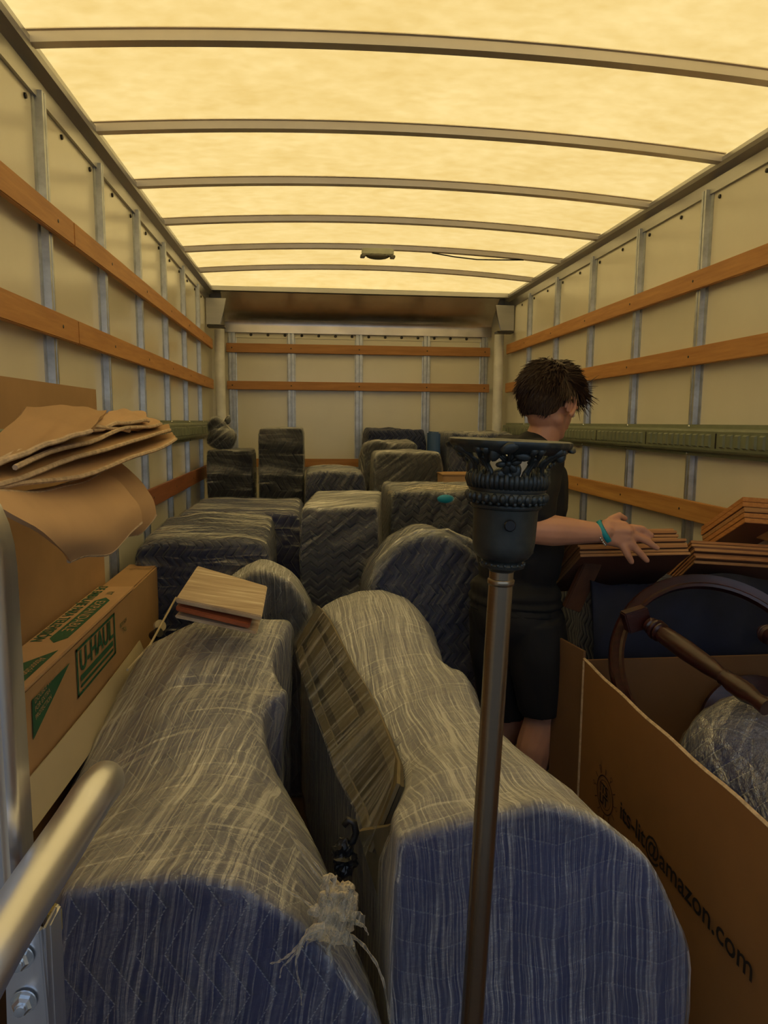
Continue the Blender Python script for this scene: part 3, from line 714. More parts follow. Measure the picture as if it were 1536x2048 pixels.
# ---------------------------------------------------------------- left cardboard
pn = thing('cardboard_sheet', 'tall flattened cardboard panel standing against the left wall behind the bent sheets', 'cardboard', (-1.18, 1.8, 0))
MB().sheet(lambda u, v_: V((-1.185-.012*math.sin(3*u)+.03*(1-v_)*0, .55+u*(2.1-.03*v_), .02+v_*1.555)), 8, 4, .01).build('panel', M['card'], pn)
def lerp4(c, u, v_): return c[0].lerp(c[1], u).lerp(c[3].lerp(c[2], u), v_)
def csheet(label, corners, bend, mat='card', n=14, sag=(0, 0, 1), name='cardboard_sheet', wav=.008, seed=0, fold=None, fold_drop=.0):
    C4 = [at(x, y, Y) for x, y, Y in corners]; sg = V(sag)
    xs = sum(C4, V())/4
    t_ = thing(name, label, 'cardboard', xs)
    def f(u, v_):
        p = lerp4(C4, u, v_)+sg*bend*math.sin(PI*u)*1.0
        if fold and u > fold: p = p+V((0, 0, -fold_drop*(u-fold)/(1-fold)))
        return p+V((0, 0, wav*noise.noise(V((u*4+seed, v_*3, seed)))))
    MB().sheet(f, n, 8, .007).build('panel', M[mat], t_, smooth=True, angle=30)
    e_ = MB().tube([f(u/n, 0) for u in range(n+1)], .0045, 6, cap=True); e_.build('frayed_edge', M['card_edge'], t_)
    return t_
# corners: near-left, near-right(tip side), far-right, far-left in (px,py,Y)
csheet('broad bent cardboard flap, topmost and nearest of the fanned sheets on the left', [(-70, 955, 1.0), (182, 862, 1.35), (213, 823, 1.75), (50, 815, 1.35)], .01, 'card', seed=1, sag=(0, 0, .5))
csheet('narrow cardboard flap poking out right above the fanned sheets on the left', [(185, 860, 1.5), (297, 842, 1.9), (290, 826, 2.1), (216, 824, 1.75)], .004, 'card_light', seed=2)
csheet('second cardboard sheet from the top of the fanned stack, with a dark hollow below', [(-70, 968, .98), (258, 862, 1.75), (300, 858, 2.2), (60, 855, 1.5)], .035, 'card', seed=3)
csheet('thin cardboard flap with a cut corner, lying under the second fanned sheet', [(30, 935, 1.1), (322, 848, 2.05), (318, 843, 2.3), (180, 850, 1.9)], .012, 'card_light', seed=4)
csheet('cardboard sheet third from the top, edge sweeping up to the right', [(-70, 985, .96), (340, 860, 2.05), (338, 850, 2.35), (40, 868, 1.6)], .0, 'card', seed=5)
csheet('cardboard sheet fourth in the fan, its tip the furthest right over the green track', [(-70, 990, .97), (352, 878, 2.02), (345, 866, 2.35), (40, 880, 1.6)], -.02, 'card_light', seed=6)
# two big drooping sheets
def droop(label, cs, mat, bul, seed):
    C4 = [at(x, y, Y) for x, y, Y in cs]; t_ = thing('cardboard_sheet', label, 'cardboard', sum(C4, V())/4)
    def f(u, v_): return lerp4(C4, u, v_)+V((0, 0, 1))*bul*math.sin(PI*u)+V((.03, -.02, .0))*math.sin(PI*v_)+V((0, 0, .01*noise.noise(V((u*3, v_*3, seed)))))
    MB().sheet(f, 14, 12, .007).build('panel', M[mat], t_, smooth=True, angle=30)
    MB().tube([f(u/14, 1) for u in range(15)], .0045, 6).build('frayed_edge', M['card_edge'], t_)
    MB().tube([f(u/14, 0) for u in range(15)], .0045, 6).build('frayed_edge', M['card_edge'], t_)
droop('large drooping cardboard sheet with a creased corner, lowest below the fan on the left', [(-60, 1000, 1.03), (232, 922, 1.95), (311, 1030, 1.88), (245, 1068, 1.75)], 'card_light', -.02, 2)
droop('curled cardboard flap drooping to a point above the printed television box', [(-70, 985, .93), (205, 945, 1.7), (282, 1045, 1.62), (138, 1122, 1.25)], 'card_light', -.02, 5)

# ---------------------------------------------------------------- TV box
tv = thing('television_box', 'long brown moving box with green print, lying along the left wall', 'box', (-1.13, 2.1, .60))
MB().box((-1.172, 1.25, .60), (-1.05, 2.93, .885)).build('box_body', M['card'], tv, bevel=.006, bseg=2)
MB().box((-1.170, 1.26, .884), (-1.046, 2.50, .892)).build('top_flap', M['card_light'], tv, bevel=.002)
MB().sheet(lambda u, v_: V((-1.048+.01*math.sin(PI*u)+.03*v_, 1.3+1.25*u, .70-.02*u-.085*v_)), 10, 4, .004).build('side_flap', M['cream'], tv)
MB().box((-1.0, 1.3, .10), (-.98, 1.31, .11)) 
X_ = (0, 1, 0); Z_ = (0, 0, 1); XS = -1.0485
def tri(pxs, name, mat='ink_green', lift=0):
    P = [atx(x, y, XS+.0015) for x, y in pxs]; MB().add(P, [tuple(range(len(P)))]).build(name, M[mat], tv, recalc=False)
tri([(64, 1400), (140, 1325), (67, 1480)], 'printed_triangle')
# logo frame on the side : y from .. to ..
ya, yb = 1.872, 2.245; za, zb = .735, .868
fr = []
def rect(y0, y1, z0, z1, sh=.0): return [(y0, z0), (y1, z0+sh), (y1, z1+sh), (y0, z1)]
t_ = .008
poly([rect(ya, yb, zb-t_, zb), rect(ya, yb, za, za+t_), rect(ya, ya+.012, za, zb), rect(yb-.012, yb, za, zb), rect(ya+.03, yb-.03, za+.035, za+.052), rect(ya+.03, yb-.03, za+.018, za+.027)], (XS, 0, 0), X_, Z_, M['ink_green'], tv, 'printed_logo_frame', .0015)
text('U-HAUL', .084, (XS, ya+.028, za+.062), X_, Z_, M['ink_green'], tv, lift=.0015, sxx=1.05, bold=.002)
for k, s_ in enumerate(['DOUBLE WALLED', 'FOR EXTRA', 'PROTECTION']):
    text(s_, .017, (XS, 1.585, .838-.019*k), (0, 1, .12), (0, -.12, 1), M['card_light'], tv, lift=.0025, sxx=1.15-.1*k)
text('BOX FOR', .02, (XS, 2.30, .80), X_, Z_, M['ink_green'], tv, lift=.0015); text('TVs', .03, (XS, 2.33, .77), X_, Z_, M['ink_green'], tv, lift=.0015)
# top print (reads from the wall side)
ZTP = .8925
TX = (0, -1, 0); TY = (1, 0, 0)
def top_rect(lp, name, mat='ink_green', lift=.0004): MB().add([V((a, b_, ZTP+lift)) for a, b_ in lp], [tuple(range(len(lp)))]).build(name, M[mat], tv, recalc=False)
top_rect([(-1.075, 2.30), (-1.098, 2.34), (-1.122, 2.30), (-1.122, 1.90), (-1.098, 1.86), (-1.075, 1.90)], 'printed_banner')
text('EXPANDABLE', .042, (-1.113, 2.295, ZTP), TX, TY, M['card_light'], tv, lift=.001, sxx=1.3)
text('DE EMBALAJE PARA TELEVISIÓN', .042, (-1.162, 2.50, ZTP), TX, TY, M['ink_green'], tv, lift=.0008, sxx=1.05, bold=.001)
text('KIT', .032, (-1.112, 2.42, ZTP), TX, TY, M['ink_green'], tv, lift=.0008)
top_rect([(-1.065, 1.80), (-1.16, 1.62), (-1.065, 1.44)], 'printed_triangle')
text('Absorción', .028, (-1.09, 1.74, ZTP), TX, TY, M['card_light'], tv, lift=.001)
text('MADE IN USA', .016, (-1.16, 2.82, ZTP), (1, 0, 0), (0, 1, 0), M['ink_dark'], tv, lift=-.006)
lowb = thing('cardboard_box', 'dark brown cardboard box underneath the long printed television box', 'box', (-1.12, 1.9, 0))
MB().box((-1.172, 1.2, .002), (-1.07, 2.85, .598)).build('box_body', M['card_dark'], lowb, bevel=.005)
tp = thing('tape_roll', 'small roll end of cream tape with black core between box and wrapped piece', 'tape', atx(318, 1262, -.98))
MB().lathe([(.001, -.02), (.018, -.02), (.018, .02), (.001, .02)], atx(312, 1268, -.99), (.6, -.6, .5)).build('core', M['black'], tp, smooth=True, angle=40)
MB().lathe([(.012, 0), (.022, 0), (.022, .012), (.012, .012)], atx(318, 1253, -.985), (.6, -.6, .5)).build('tape', M['cream'], tp, smooth=True, angle=40)
MB().tube([atx(352, 1195, -.96), atx(300, 1290, -.97), atx(255, 1340, -.98)], .004, 6).build('strap', M['cream'], None, label='thin cream strap hanging between the television box and the wrapped piece', cat='strap')

# ---------------------------------------------------------------- right side: big open box
XB = .42
ab = thing('cardboard_box', 'big open brown cardboard box at the lower right with an e-mail address printed on it', 'box', (.8, 1.4, 0))
ytop0, ytop1 = .45, 2.06
def topz(y): return .735-.02*(2.06-y)/1.2
m = MB(); m.sheet(lambda u, v_: V((XB+.006*math.sin(6*u)*v_, ytop0+(ytop1-ytop0)*u, .002+v_*(topz(ytop0+(ytop1-ytop0)*u)+.002*math.sin(40*u)))), 30, 6, .009)
m.build('side_panel', M['card_dark'], ab)
MB().tube([V((XB+.006*math.sin(6*u/30), ytop0+(ytop1-ytop0)*u/30, topz(ytop0+(ytop1-ytop0)*u/30)+.002*math.sin(40*u/30)+.001)) for u in range(31)], .005, 6).build('torn_edge', M['card_edge'], ab)
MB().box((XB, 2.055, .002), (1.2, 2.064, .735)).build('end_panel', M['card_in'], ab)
MB().box((1.19, ytop0, .002), (1.2, 2.06, .72)).build('side_panel', M['card_dark'], ab)
MB().box((XB, ytop0, .002), (1.2, ytop0+.008, .70)).build('end_panel', M['card_dark'], ab)
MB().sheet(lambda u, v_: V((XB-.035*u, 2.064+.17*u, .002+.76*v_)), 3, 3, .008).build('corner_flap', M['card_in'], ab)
MB().tube([V((XB-.004, 2.05, .002)), V((XB-.004, 2.05, .735))], .006, 6).build('corner_crease', M['card_edge'], ab)
a = atx(1240, 1640, XB); b_ = atx(1452, 1908, XB)
dirt = (b_-a)
text('its-lit@amazon.com', .072, V((XB-.012, a.y-.02, a.z+.022)), dirt.normalized(), V((0, dirt.z, -dirt.y)).normalized()*(1), M['ink_dark'], ab, lift=.0, sxx=dirt.length/.50, bold=.0008)
# emblem: sun-like ring with letters
ec = atx(1216, 1590, XB); ex = V((0, -1, 0)); ez = V((0, 0, 1))
def ring_marks(r0, r1, n=40):
    return [[(r0*math.cos(2*PI*k/n), r0*math.sin(2*PI*k/n)), (r1*math.cos(2*PI*k/n), r1*math.sin(2*PI*k/n)), (r1*math.cos(2*PI*(k+1)/n), r1*math.sin(2*PI*(k+1)/n)), (r0*math.cos(2*PI*(k+1)/n), r0*math.sin(2*PI*(k+1)/n))] for k in range(n)]
marks = ring_marks(.052, .056)+ring_marks(.040, .042)
for k in range(12):
    an = 2*PI*k/12; ca, sa = math.cos(an), math.sin(an); w2 = .0015
    r1 = .078 if k % 2 else .07
    marks.append([(.060*ca-w2*sa, .060*sa+w2*ca), (.060*ca+w2*sa, .060*sa-w2*ca), (r1*ca+w2*sa, r1*sa-w2*ca), (r1*ca-w2*sa, r1*sa+w2*ca)])
    if k % 2 == 0: marks += [[(x+.077*ca, y+.077*sa) for x, y in q] for q in ring_marks(.005, .0068, 12)]
poly(marks, ec-V((.010, 0, 0)), ex, ez, M['ink_brown'], ab, 'printed_emblem', .0)
text('ITS', .040, ec+V((-.012, .028, .003)), ex, ez, M['ink_dark'], ab, lift=.0006, bold=.001)
text('LIT', .040, ec+V((-.012, .028, -.030)), ex, ez, M['ink_dark'], ab, lift=.0006, bold=.001)

# round mahogany table lying in the box
tb = thing('round_table', 'dark mahogany round table upside down in the big open box, turned legs showing', 'table', (.78, 1.9, .55))
tc0 = V((.758, 1.88, .745)); tn = V((-.10, -.78, .62)).normalized()
tx = tn.orthogonal().normalized(); ty = tn.cross(tx)
def ringm(c, n_, R0, prof, seg=64):
    n_ = V(n_).normalized(); x = n_.orthogonal().normalized(); y = n_.cross(x); rings = []
    for k in range(seg+1):
        an = 2*PI*k/seg; d = x*math.cos(an)+y*math.sin(an); rings.append([c+d*(R0+a_)+n_*b2 for a_, b2 in prof])
    return MB().loft(rings, cap=False)
ringm(tc0, tn, .298, [(-.020, -.012), (-.020, .008), (-.012, .012), (-.005, .006), (.008, .010), (.017, .016), (.022, .008), (.022, -.008), (.014, -.018), (-.01, -.014)]).build('table_rim', M['mahog'], tb, smooth=True, angle=50)
def turned(a_, b2, parent, name='leg', s=1.0):
    a_ = V(a_); b2 = V(b2); Ln = (b2-a_).length
    prof = [(.001, 0), (.024, 0), (.026, .03), (.020, .045), (.030, .06), (.030, .075), (.022, .085), (.029, .10), (.029, .11), (.022, .12), (.026, .16), (.028, .35), (.024, .55), (.018, .66), (.022, .675), (.019, .69), (.024, .74), (.026, .84), (.018, .93), (.020, .95), (.022, 1.0), (.001, 1.0)]
    return MB().lathe([(r*s, h*Ln) for r, h in prof], a_, (b2-a_), 20).build(name, M['mahog'], parent, smooth=True, angle=45)
legA = at(1300, 1250, 1.90); legB = at(1535, 1415, 1.50)
turned(legA, legB, tb)
turned(at(1530, 1265, 1.95), at(1640, 1330, 1.55), tb)
MB().obox(at(1272, 1238, 1.93), (.035, 0, .01), (0, .02, 0), (-.01, 0, .03)).build('corner_block', M['mahog'], tb, bevel=.004)
c2 = at(1510, 1462, 1.97)
ringm(c2, (-.12, -.95, .22), .16, [(-.16, -.004), (-.16, .004), (0, .008), (.012, .004), (.012, -.012), (0, -.016)]).build('lower_shelf', M['mahog'], tb, smooth=True, angle=50)
# wrapped roll sticking out of the box
rl = thing('wrapped_roll', 'fat rolled blanket in crinkled clear plastic sticking out of the big open box', 'wrapped bundle', (.75, 1.35, .3))
c0 = V((.665, 1.76, .64)); c1 = V((.80, 1.0, .40))
m = MB(); n = 26
pts = [c0.lerp(c1, k/n) for k in range(-1, n+1)]; rs = [.015]+[.19*math.sqrt(1-(1-min(1, (k+.3)/6))**2) for k in range(n+1)]
m.tube(pts, rs, 32, sy=1.0); m.v = [p+noise.noise_vector(p*9)*.012 for p in m.v]; m.build('blanket_roll', M['navy'], rl, smooth=True)
m.v = [p+(p-c0.lerp(c1, max(0, min(1, (p-c0).dot(c1-c0)/(c1-c0).length_squared)))).normalized()*.007+noise.noise_vector(p*45)*.005 for p in m.v]; m.build('plastic_wrap', M['film_g'], rl, smooth=True)

# blanket-covered support behind the box and its boards
wbox('wrapped_chest', 'dark blue blanket-covered chest behind the open box, carrying the stacked boards', 'wrapped furniture', .60, 1.17, 2.30, 2.85, .90, 'navy2', None, lump=.02, seed=15, arch=.02)
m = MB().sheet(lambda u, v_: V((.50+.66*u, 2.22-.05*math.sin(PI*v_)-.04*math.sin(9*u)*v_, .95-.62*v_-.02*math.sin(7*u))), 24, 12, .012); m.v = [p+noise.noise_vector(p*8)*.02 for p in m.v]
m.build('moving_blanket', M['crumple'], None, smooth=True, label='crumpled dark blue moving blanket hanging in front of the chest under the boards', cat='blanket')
# stacks of boards, each board a thing
def stack(pos, ux, uy, sizes, thick, mats, labelf, group, name='shelf_board'):
    ux = V(ux).normalized(); uy = V(uy).normalized(); uz = ux.cross(uy).normalized(); p = V(pos)
    for i, (w_, d_, o1, o2) in enumerate(sizes):
        c = p+ux*(w_/2+o1)+uy*(d_/2+o2)+uz*(thick/2+i*(thick+.0022))
        m = MB().obox(c, ux*w_/2, uy*d_/2, uz*thick/2)
        t_ = thing(name, labelf(i, len(sizes)), 'board', c-uz*thick/2, group)
        m.build('board_core', M[mats[i % len(mats)]], t_, bevel=.0012)
        MB().obox(c-uz*(thick/2+.0002), ux*(w_/2-.002), uy*(d_/2-.002), uz*.0004).build('board_face', M['plyface'], t_)
ORD = ['lowest', 'second from the bottom', 'third from the bottom', 'fourth from the bottom', 'fifth from the bottom', 'sixth from the bottom', 'seventh from the bottom', 'eighth from the bottom', 'topmost']
YS = 2.17
pA = at(1180, 1148, YS+.05); pB = at(1392, 1116, YS)
p0s = at(1162, 1112, YS)
al = math.radians(33)
uxA = V((1, -.02, 0.012)); uyA = V((0, math.cos(al), -math.sin(al)))
rnd = random.Random(3)
stack(p0s, uxA, uyA, [(.372-.004*(i % 3)-(.02 if i > 4 else 0), .34, .004*rnd.random(), .012*rnd.random()+(.014 if i > 4 else 0)) for i in range(9)], .0095, ['ply2', 'ply2', 'ply', 'ply2', 'ply'], lambda i, n: 'thin brown board under the person\'s hand, %s of that stack' % ORD[i if i < n-1 else 8], 'boards under the hand')
p1s = at(1392, 1122, YS+.06)
stack(p1s, V((1, -.12, -.05)), V((.1, math.cos(al), -math.sin(al))), [(.40, .34, .004*rnd.random(), .025*rnd.random()) for i in range(7)], .0105, ['ply2', 'ply', 'ply', 'ply2', 'plyface'], lambda i, n: 'wide brown board right of the hand, %s of its low stack' % ORD[i if i < n-1 else 8], 'boards in the lower right stack')
p2s = at(1490, 1044, 2.30)
stack(p2s, V((.93, -.10, -.06)), V((.05, .85, -.45)), [(.30, .32, .004*rnd.random(), .004*rnd.random()) for i in range(5)], .0175, ['ply3', 'ply3', 'ply2', 'ply3'], lambda i, n: 'orange-brown board of the tilted pile at the right edge, %s' % ORD[i if i < n-1 else 8], 'tilted pile of boards at the right edge')
q0 = at(1142, 1218, 2.24); q1 = at(1190, 1112, 2.24); u_ = (q1-q0)/2; w_ = u_.cross(V((.25, -1, 0))).normalized()
MB().obox((q0+q1)/2, u_, w_*.034, u_.cross(w_).normalized()*.011).build('slanted_board', M['slant'], None, bevel=.003, label='dark wooden board leaning to the left below the hand', cat='board')

# ---------------------------------------------------------------- person
PY = 2.35
per = thing('person', 'person in black T-shirt and black shorts bending over the boards, turned away', 'person', (at(1040, 1700, PY).x, PY, 0))
al = math.radians(36); fwd = V((math.cos(al), math.sin(al), 0)); right = V((math.sin(al), -math.cos(al), 0)); up = V((0, 0, 1))
sh_c = at(1052, 905, PY); shR = at(1082, 928, PY-.13); shL = at(1008, 908, PY+.15)
elR = at(1052, 1058, 2.12); wrR = at(1204, 1066, 2.10)
hipc = at(1030, 1225, PY); chest = at(1040, 985, PY); belly = at(1038, 1100, PY)
neck0 = at(1070, 900, PY); neck1 = at(1095, 845, PY+.0)
B = MB()
rotB = Matrix((fwd, -right, up)).transposed()
B.ball(chest, (.105, .165, .17), 20, 14, rotB); B.ball(belly, (.10, .145, .17), 20, 14, rotB); B.ball(hipc, (.115, .155, .13), 20, 14, rotB)
B.capsule(neck0-up*.03, neck1, .06, .052, 20)
B.capsule(shR, elR, .055, .045); B.capsule(elR, elR.lerp(wrR, .35), .045, .050); B.capsule(elR.lerp(wrR, .35), wrR, .050, .030)
elL = at(1085, 1085, PY+.22); wrL = at(1128, 1122, PY+.12)
B.capsule(shL, elL, .052, .042); B.capsule(elL, wrL, .042, .03); B.ball(wrL+V((.03, -.01, -.01)), (.045, .03, .025), 14, 10)
hR = hipc+right*.085-up*.03; hL = hipc-right*.085-up*.03
kR = at(1092, 1425, PY-.05); kL = at(1015, 1435, PY+.12); aR = V((at(1055, 1560, PY).x-.03, PY-.03, .09)); aL = V((kL.x-.05, kL.y+.1, .09))
for h_, k_, a_ in ((hR, kR, aR), (hL, kL, aL)):
    B.capsule(h_, k_, .088, .070); calf = k_.lerp(a_, .32)-fwd*.012
    B.capsule(k_, calf, .066, .068); B.capsule(calf, a_, .068, .038)
    B.capsule(a_-fwd*.03-up*.04, a_+fwd*.14-up*.055, .036, .03)
# hand
def H(x, y, d=0): return at(x, y, 2.085+d)
palm = [H(1212, 1062, .01), H(1262, 1075, .0)]
B.capsule(wrR, palm[0], .030, .030); 
hu = (palm[1]-palm[0]).normalized()
for y0_, y1_ in ((1062, 1064), (1070, 1078), (1078, 1088)):
    B.capsule(H(1215, y0_ if y0_ < 1075 else 1076, .01), H(1255, y1_-2, .0), .024, .020, 12)
B.capsule(H(1214, 1050, .012), H(1248, 1052, .01), .020, .016, 12)
fingers = [[(1262, 1056), (1284, 1058), (1303, 1071)], [(1266, 1070), (1293, 1082), (1314, 1096)], [(1258, 1083), (1277, 1103), (1294, 1121)], [(1246, 1092), (1256, 1110), (1263, 1124)]]
dd = [.012, .0, -.006, -.008]
tipq = [.002, -.008, -.012, -.012]
for (a_, b2, c_), d_, e_ in zip(fingers, dd, tipq):
    B.capsule(H(*a_, d_), H(*b2, d_-.006), .0138, .0118, 10); B.capsule(H(*b2, d_-.006), H(*c_, e_), .0118, .0092, 10)
B.capsule(H(1222, 1040, .02), H(1238, 1031, .03), .014, .0115, 10); B.capsule(H(1238, 1031, .03), H(1250, 1037, .045), .0115, .009, 10)
# head
hc = at(1103, 800, PY+.01); ya_ = math.radians(33); pit = math.radians(24)
HF = V((math.cos(ya_)*math.cos(pit), math.sin(ya_)*math.cos(pit), -math.sin(pit))); HS = V((-math.sin(ya_), math.cos(ya_), 0)); HU = HF.cross(HS).normalized()
if HU.z < 0: HU = -HU
HR = Matrix((HF, HS, HU)).transposed()
def hp(x, y, z): return hc+HR @ V((x, y, z))
B.ball(hp(-.008, 0, .01), (.098, .077, .098), 24, 16, HR); B.ball(hp(.035, 0, -.045), (.062, .060, .080), 20, 14, HR)
B.ball(hp(.055, 0, -.095), (.038, .040, .030), 16, 10, HR); B.capsule(hp(.0, .045, -.07), hp(.06, .025, -.10), .026, .02, 12); B.capsule(hp(.0, -.045, -.07), hp(.06, -.025, -.10), .026, .02, 12)
B.capsule(hp(.088, 0, -.015), hp(.108, 0, -.050), .009, .014, 10)
B.capsule(hp(.085, -.018, -.078), hp(.085, .018, -.078), .009, .009, 8)
B.ball(hp(.082, .03, .012), (.018, .022, .008), 10, 8, HR); B.ball(hp(.082, -.03, .012), (.018, .022, .008), 10, 8, HR)
B.ball(hp(.08, .032, -.015), .013, 10, 8); B.ball(hp(.08, -.032, -.015), .013, 10, 8)
B.capsule(neck1, hp(-.02, 0, -.06), .052, .055, 18)
body = B.build('body', M['skin'], per, smooth=True, remesh=.0042, smooth_iter=4)
for s_ in (-1, 1):
    e_ = MB(); pts = []
    cx_ = hp(.0, s_*.078, -.022)
    for k in range(14):
        a_ = PI*(-.15+1.55*k/13); pts.append(hp(-.004-.019*math.cos(a_), s_*(.086+.006*math.sin(a_*.5)), -.022+.031*math.sin(a_)-.004))
    e_.tube(pts, [.006]*9+[.0065, .007, .008, .008, .006], 8); e_.ball(hp(.0, s_*.080, -.024), (.013, .006, .022), 12, 8, HR)
    e_.build('ear', M['skin'], per, smooth=True, remesh=.0025, smooth_iter=3)
# eyes / brows (turned away, small)
for s_ in (-1, 1):
    MB().ball(hp(.0905, s_*.031, -.013), .0095, 12, 8).build('eye', M['sleeve'], per, smooth=True)
    MB().capsule(hp(.098, s_*.018, .012), hp(.088, s_*.048, .014), .004, .003, 8).build('eyebrow', M['hair'], per, smooth=True)
# hair : scalp cap plus strands
hb = MB(); hb.ball(hp(-.018, 0, .028), (.106, .088, .097), 28, 18, HR); hb.ball(hp(-.045, 0, -.022), (.062, .072, .068), 20, 12, HR); hb.ball(hp(.045, 0, .075), (.060, .062, .042), 20, 12, HR)
hb.ball(hp(-.045, 0, -.06), (.042, .056, .03), 16, 10, HR)
hair_cap = hb
rr = random.Random(5)
hm = MB()
cnt = 0
while cnt < 3600:
    d = V((rr.gauss(0, 1), rr.gauss(0, 1), rr.gauss(0, 1))).normalized()
    th = d
    # keep off the face
    if d.x > .55 and d.z < .35: continue
    if d.x > -.12 and d.z < .12: continue
    if d.x > -.3 and d.z < -.25: continue
    if d.z < -.62: continue
    base_ = V((-.016, 0, .022))+V((d.x*.098, d.y*.083, d.z*.095))
    if d.z < -.1: base_ = V((-.03, 0, .005))+V((d.x*.085, d.y*.078, d.z*.10))
    if d.z > .15: flow = V((1.0, .15*d.y, .25)) if d.x > -.4 else V((-.2, .2*d.y, -.7))
    else: flow = V((-.12, .05*d.y, -1.0))
    flow = (flow+V((rr.gauss(0, .22), rr.gauss(0, .22), rr.gauss(0, .18)))).normalized()
    flow = (flow-d*flow.dot(d)).normalized()
    lift_ = .28+.45*max(0, d.x)*(1 if d.z > .2 else 0)+rr.random()*.30
    Ln = (.052+.04*max(0, d.x)*(d.z > .2)+.02*rr.random()) if d.z > 0 else .032+.016*rr.random()
    p_ = base_*1.0; pts = [hc+HR @ p_]; dr = flow; 
    for k in range(3):
        dd_ = (dr+d*(lift_-.12*k)+V((0, 0, -.12*k))).normalized(); p_ = p_+dd_*Ln/3; pts.append(hc+HR @ p_)
    hm.tube(pts, [.0026, .0028, .0019, .0004], 3, cap=False); cnt += 1
hair = hair_cap.build('hair', M['hair'], per, smooth=True, remesh=.004, smooth_iter=3)
hm.build('hair_strands', M['hair'], hair)
# clothes
S = MB()
S.ball(chest, (.125, .185, .18), 20, 14, rotB); S.ball(belly, (.122, .168, .19), 20, 14, rotB)
S.capsule(shR, shL, .072, .072, 18); S.capsule(neck0-up*.06-fwd*.02, neck0+up*.0, .095, .072, 20); S.capsule(neck0-up*.01, shR+up*.01, .060, .066, 16); S.capsule(neck0-up*.01, shL+up*.01, .060, .066, 16)
S.capsule(shR, shR.lerp(elR, .72), .074, .072, 18); S.capsule(shL, shL.lerp(elL, .6), .070, .070, 18)
S.ball(hipc+up*.085, (.134, .172, .06), 24, 10, rotB); S.ball(hipc+up*.05, (.140, .177, .03), 24, 10, rotB); S.ball(hipc+up*.02, (.137, .175, .025), 24, 10, rotB)
shirt = S.build('t_shirt', M['shirt'], per, smooth=False, remesh=.006, smooth_iter=6)
for v_ in shirt.data.vertices:
    c_ = v_.co+per.location; v_.co = v_.co+noise.noise_vector(V((c_.x*9, c_.y*9, c_.z*14)))*.010
for z_, r_ in ((.0, 1.0), (.028, .97), (.055, .95)):
    pass
for p in shirt.data.polygons: p.use_smooth = True
S = MB(); S.ball(hipc, (.135, .172, .135), 20, 14, rotB)
for h_, k_ in ((hR, kR), (hL, kL)):
    hem = h_.lerp(k_, .93); S.tube([h_+up*.03, h_.lerp(k_, .3), h_.lerp(k_, .7), hem, hem-up*.002], [.10, .105, .100, .096, .05], 24)
so_ = S.build('shorts', M['shorts'], per, smooth=True, remesh=.006, smooth_iter=3)
for v_ in so_.data.vertices:
    c_ = v_.co+per.location; v_.co = v_.co+noise.noise_vector(V((c_.x*12, c_.y*12, c_.z*5)))*.008
for a_, nm_ in ((aR, 'shoe'), (aL, 'shoe')):
    MB().capsule(a_-fwd*.035-up*.045, a_+fwd*.15-up*.05, .042, .038).build(nm_, M['black'], per, smooth=True)
# bracelets on the wrist
wd = (palm[0]-wrR).normalized()
def band(c, r, wdt, mat, name, sy=.85):
    x = V((0, 0, 1)); x = (x-wd*x.dot(wd)).normalized(); y = wd.cross(x); rings = []
    for k in range(33):
        an = 2*PI*k/32; d = x*math.cos(an)*1.05+y*math.sin(an)*sy; rings.append([c+d*r+wd*wdt, c+d*(r+.004)+wd*wdt*.7, c+d*(r+.004)-wd*wdt*.7, c+d*r-wd*wdt])
    return MB().loft(rings, cap=False).build(name, M[mat], per, smooth=True)
band(wrR+wd*.008, .034, .009, 'brace', 'wristband')
c_ = wrR-wd*.008; x = V((0, 0, 1)); x = (x-wd*x.dot(wd)).normalized(); y = wd.cross(x); m = MB()
for k in range(28):
    an = 2*PI*k/28; m.ball(c_+(x*math.cos(an)*1.05+y*math.sin(an)*.88)*.037, .0036, 6, 5)
m.build('chain_bracelet', M['silver'], per, smooth=True)

# ---------------------------------------------------------------- floor lamp
LY = .93
top = at(1020, 884, LY); neck = at(1003, 1146, LY); bot = at(944, 2048, LY)
ax = (top-bot).normalized(); fl = thing('floor_lamp', 'bronze pole floor lamp with black openwork cast crown and no shade, in front', 'lamp', bot+ax*(-bot.z/ax.z))
basep = bot+ax*(-bot.z/ax.z)
MB().tube([basep+ax*.02, neck+ax*.004], .0168, 32).build('pole', M['bronze'], fl, smooth=True, angle=40)
MB().lathe([(.001, .0), (.10, 0), (.10, .012), (.06, .022), (.03, .04), (.018, .07), (.001, .07)], basep, (0, 0, 1), 40).build('base', M['iron'], fl, smooth=True, angle=40)
MB().lathe([(.0155, -.006), (.0185, -.003), (.0185, .003), (.0155, .006)], neck-ax*.012, ax, 32).build('collar_ring', M['bronze'], fl, smooth=True)
hl = (top-neck).length
s_ = hl/.262
def hl_(mm): return mm*hl/262.0
# profile heights in px-from-neck (neck y=1146, rim y=884): radius px * 0.93/1414 m
k_ = LY/1390.0
def pz(py): return (1146-py)/262.0*hl
cup = [(.5, 1146), (23, 1146), (26, 1140), (30, 1136), (44, 1132), (46, 1126), (43, 1121), (40, 1119), (52, 1112), (61, 1100), (63, 1085), (65, 1020), (66, 1014), (70, 1012), (72, 1008), (70, 1004)]
MB().lathe([(r*k_, pz(y)) for r, y in cup]+[(55*k_, pz(1004)), (52*k_, pz(1090)), (.5*k_, pz(1110))], neck, ax, 48).build('cup', M['iron'], fl, smooth=True, angle=35)
band_p = [(66, 1004), (76, 998), (80, 990), (78, 982), (76, 980), (78, 976), (78, 972), (75, 970), (75, 962), (74, 958), (68, 958), (66, 1000)]
bm_ = MB().lathe([(r*k_, pz(y)) for r, y in band_p], neck, ax, 64)
lx = ax.orthogonal().normalized(); ly = ax.cross(lx)
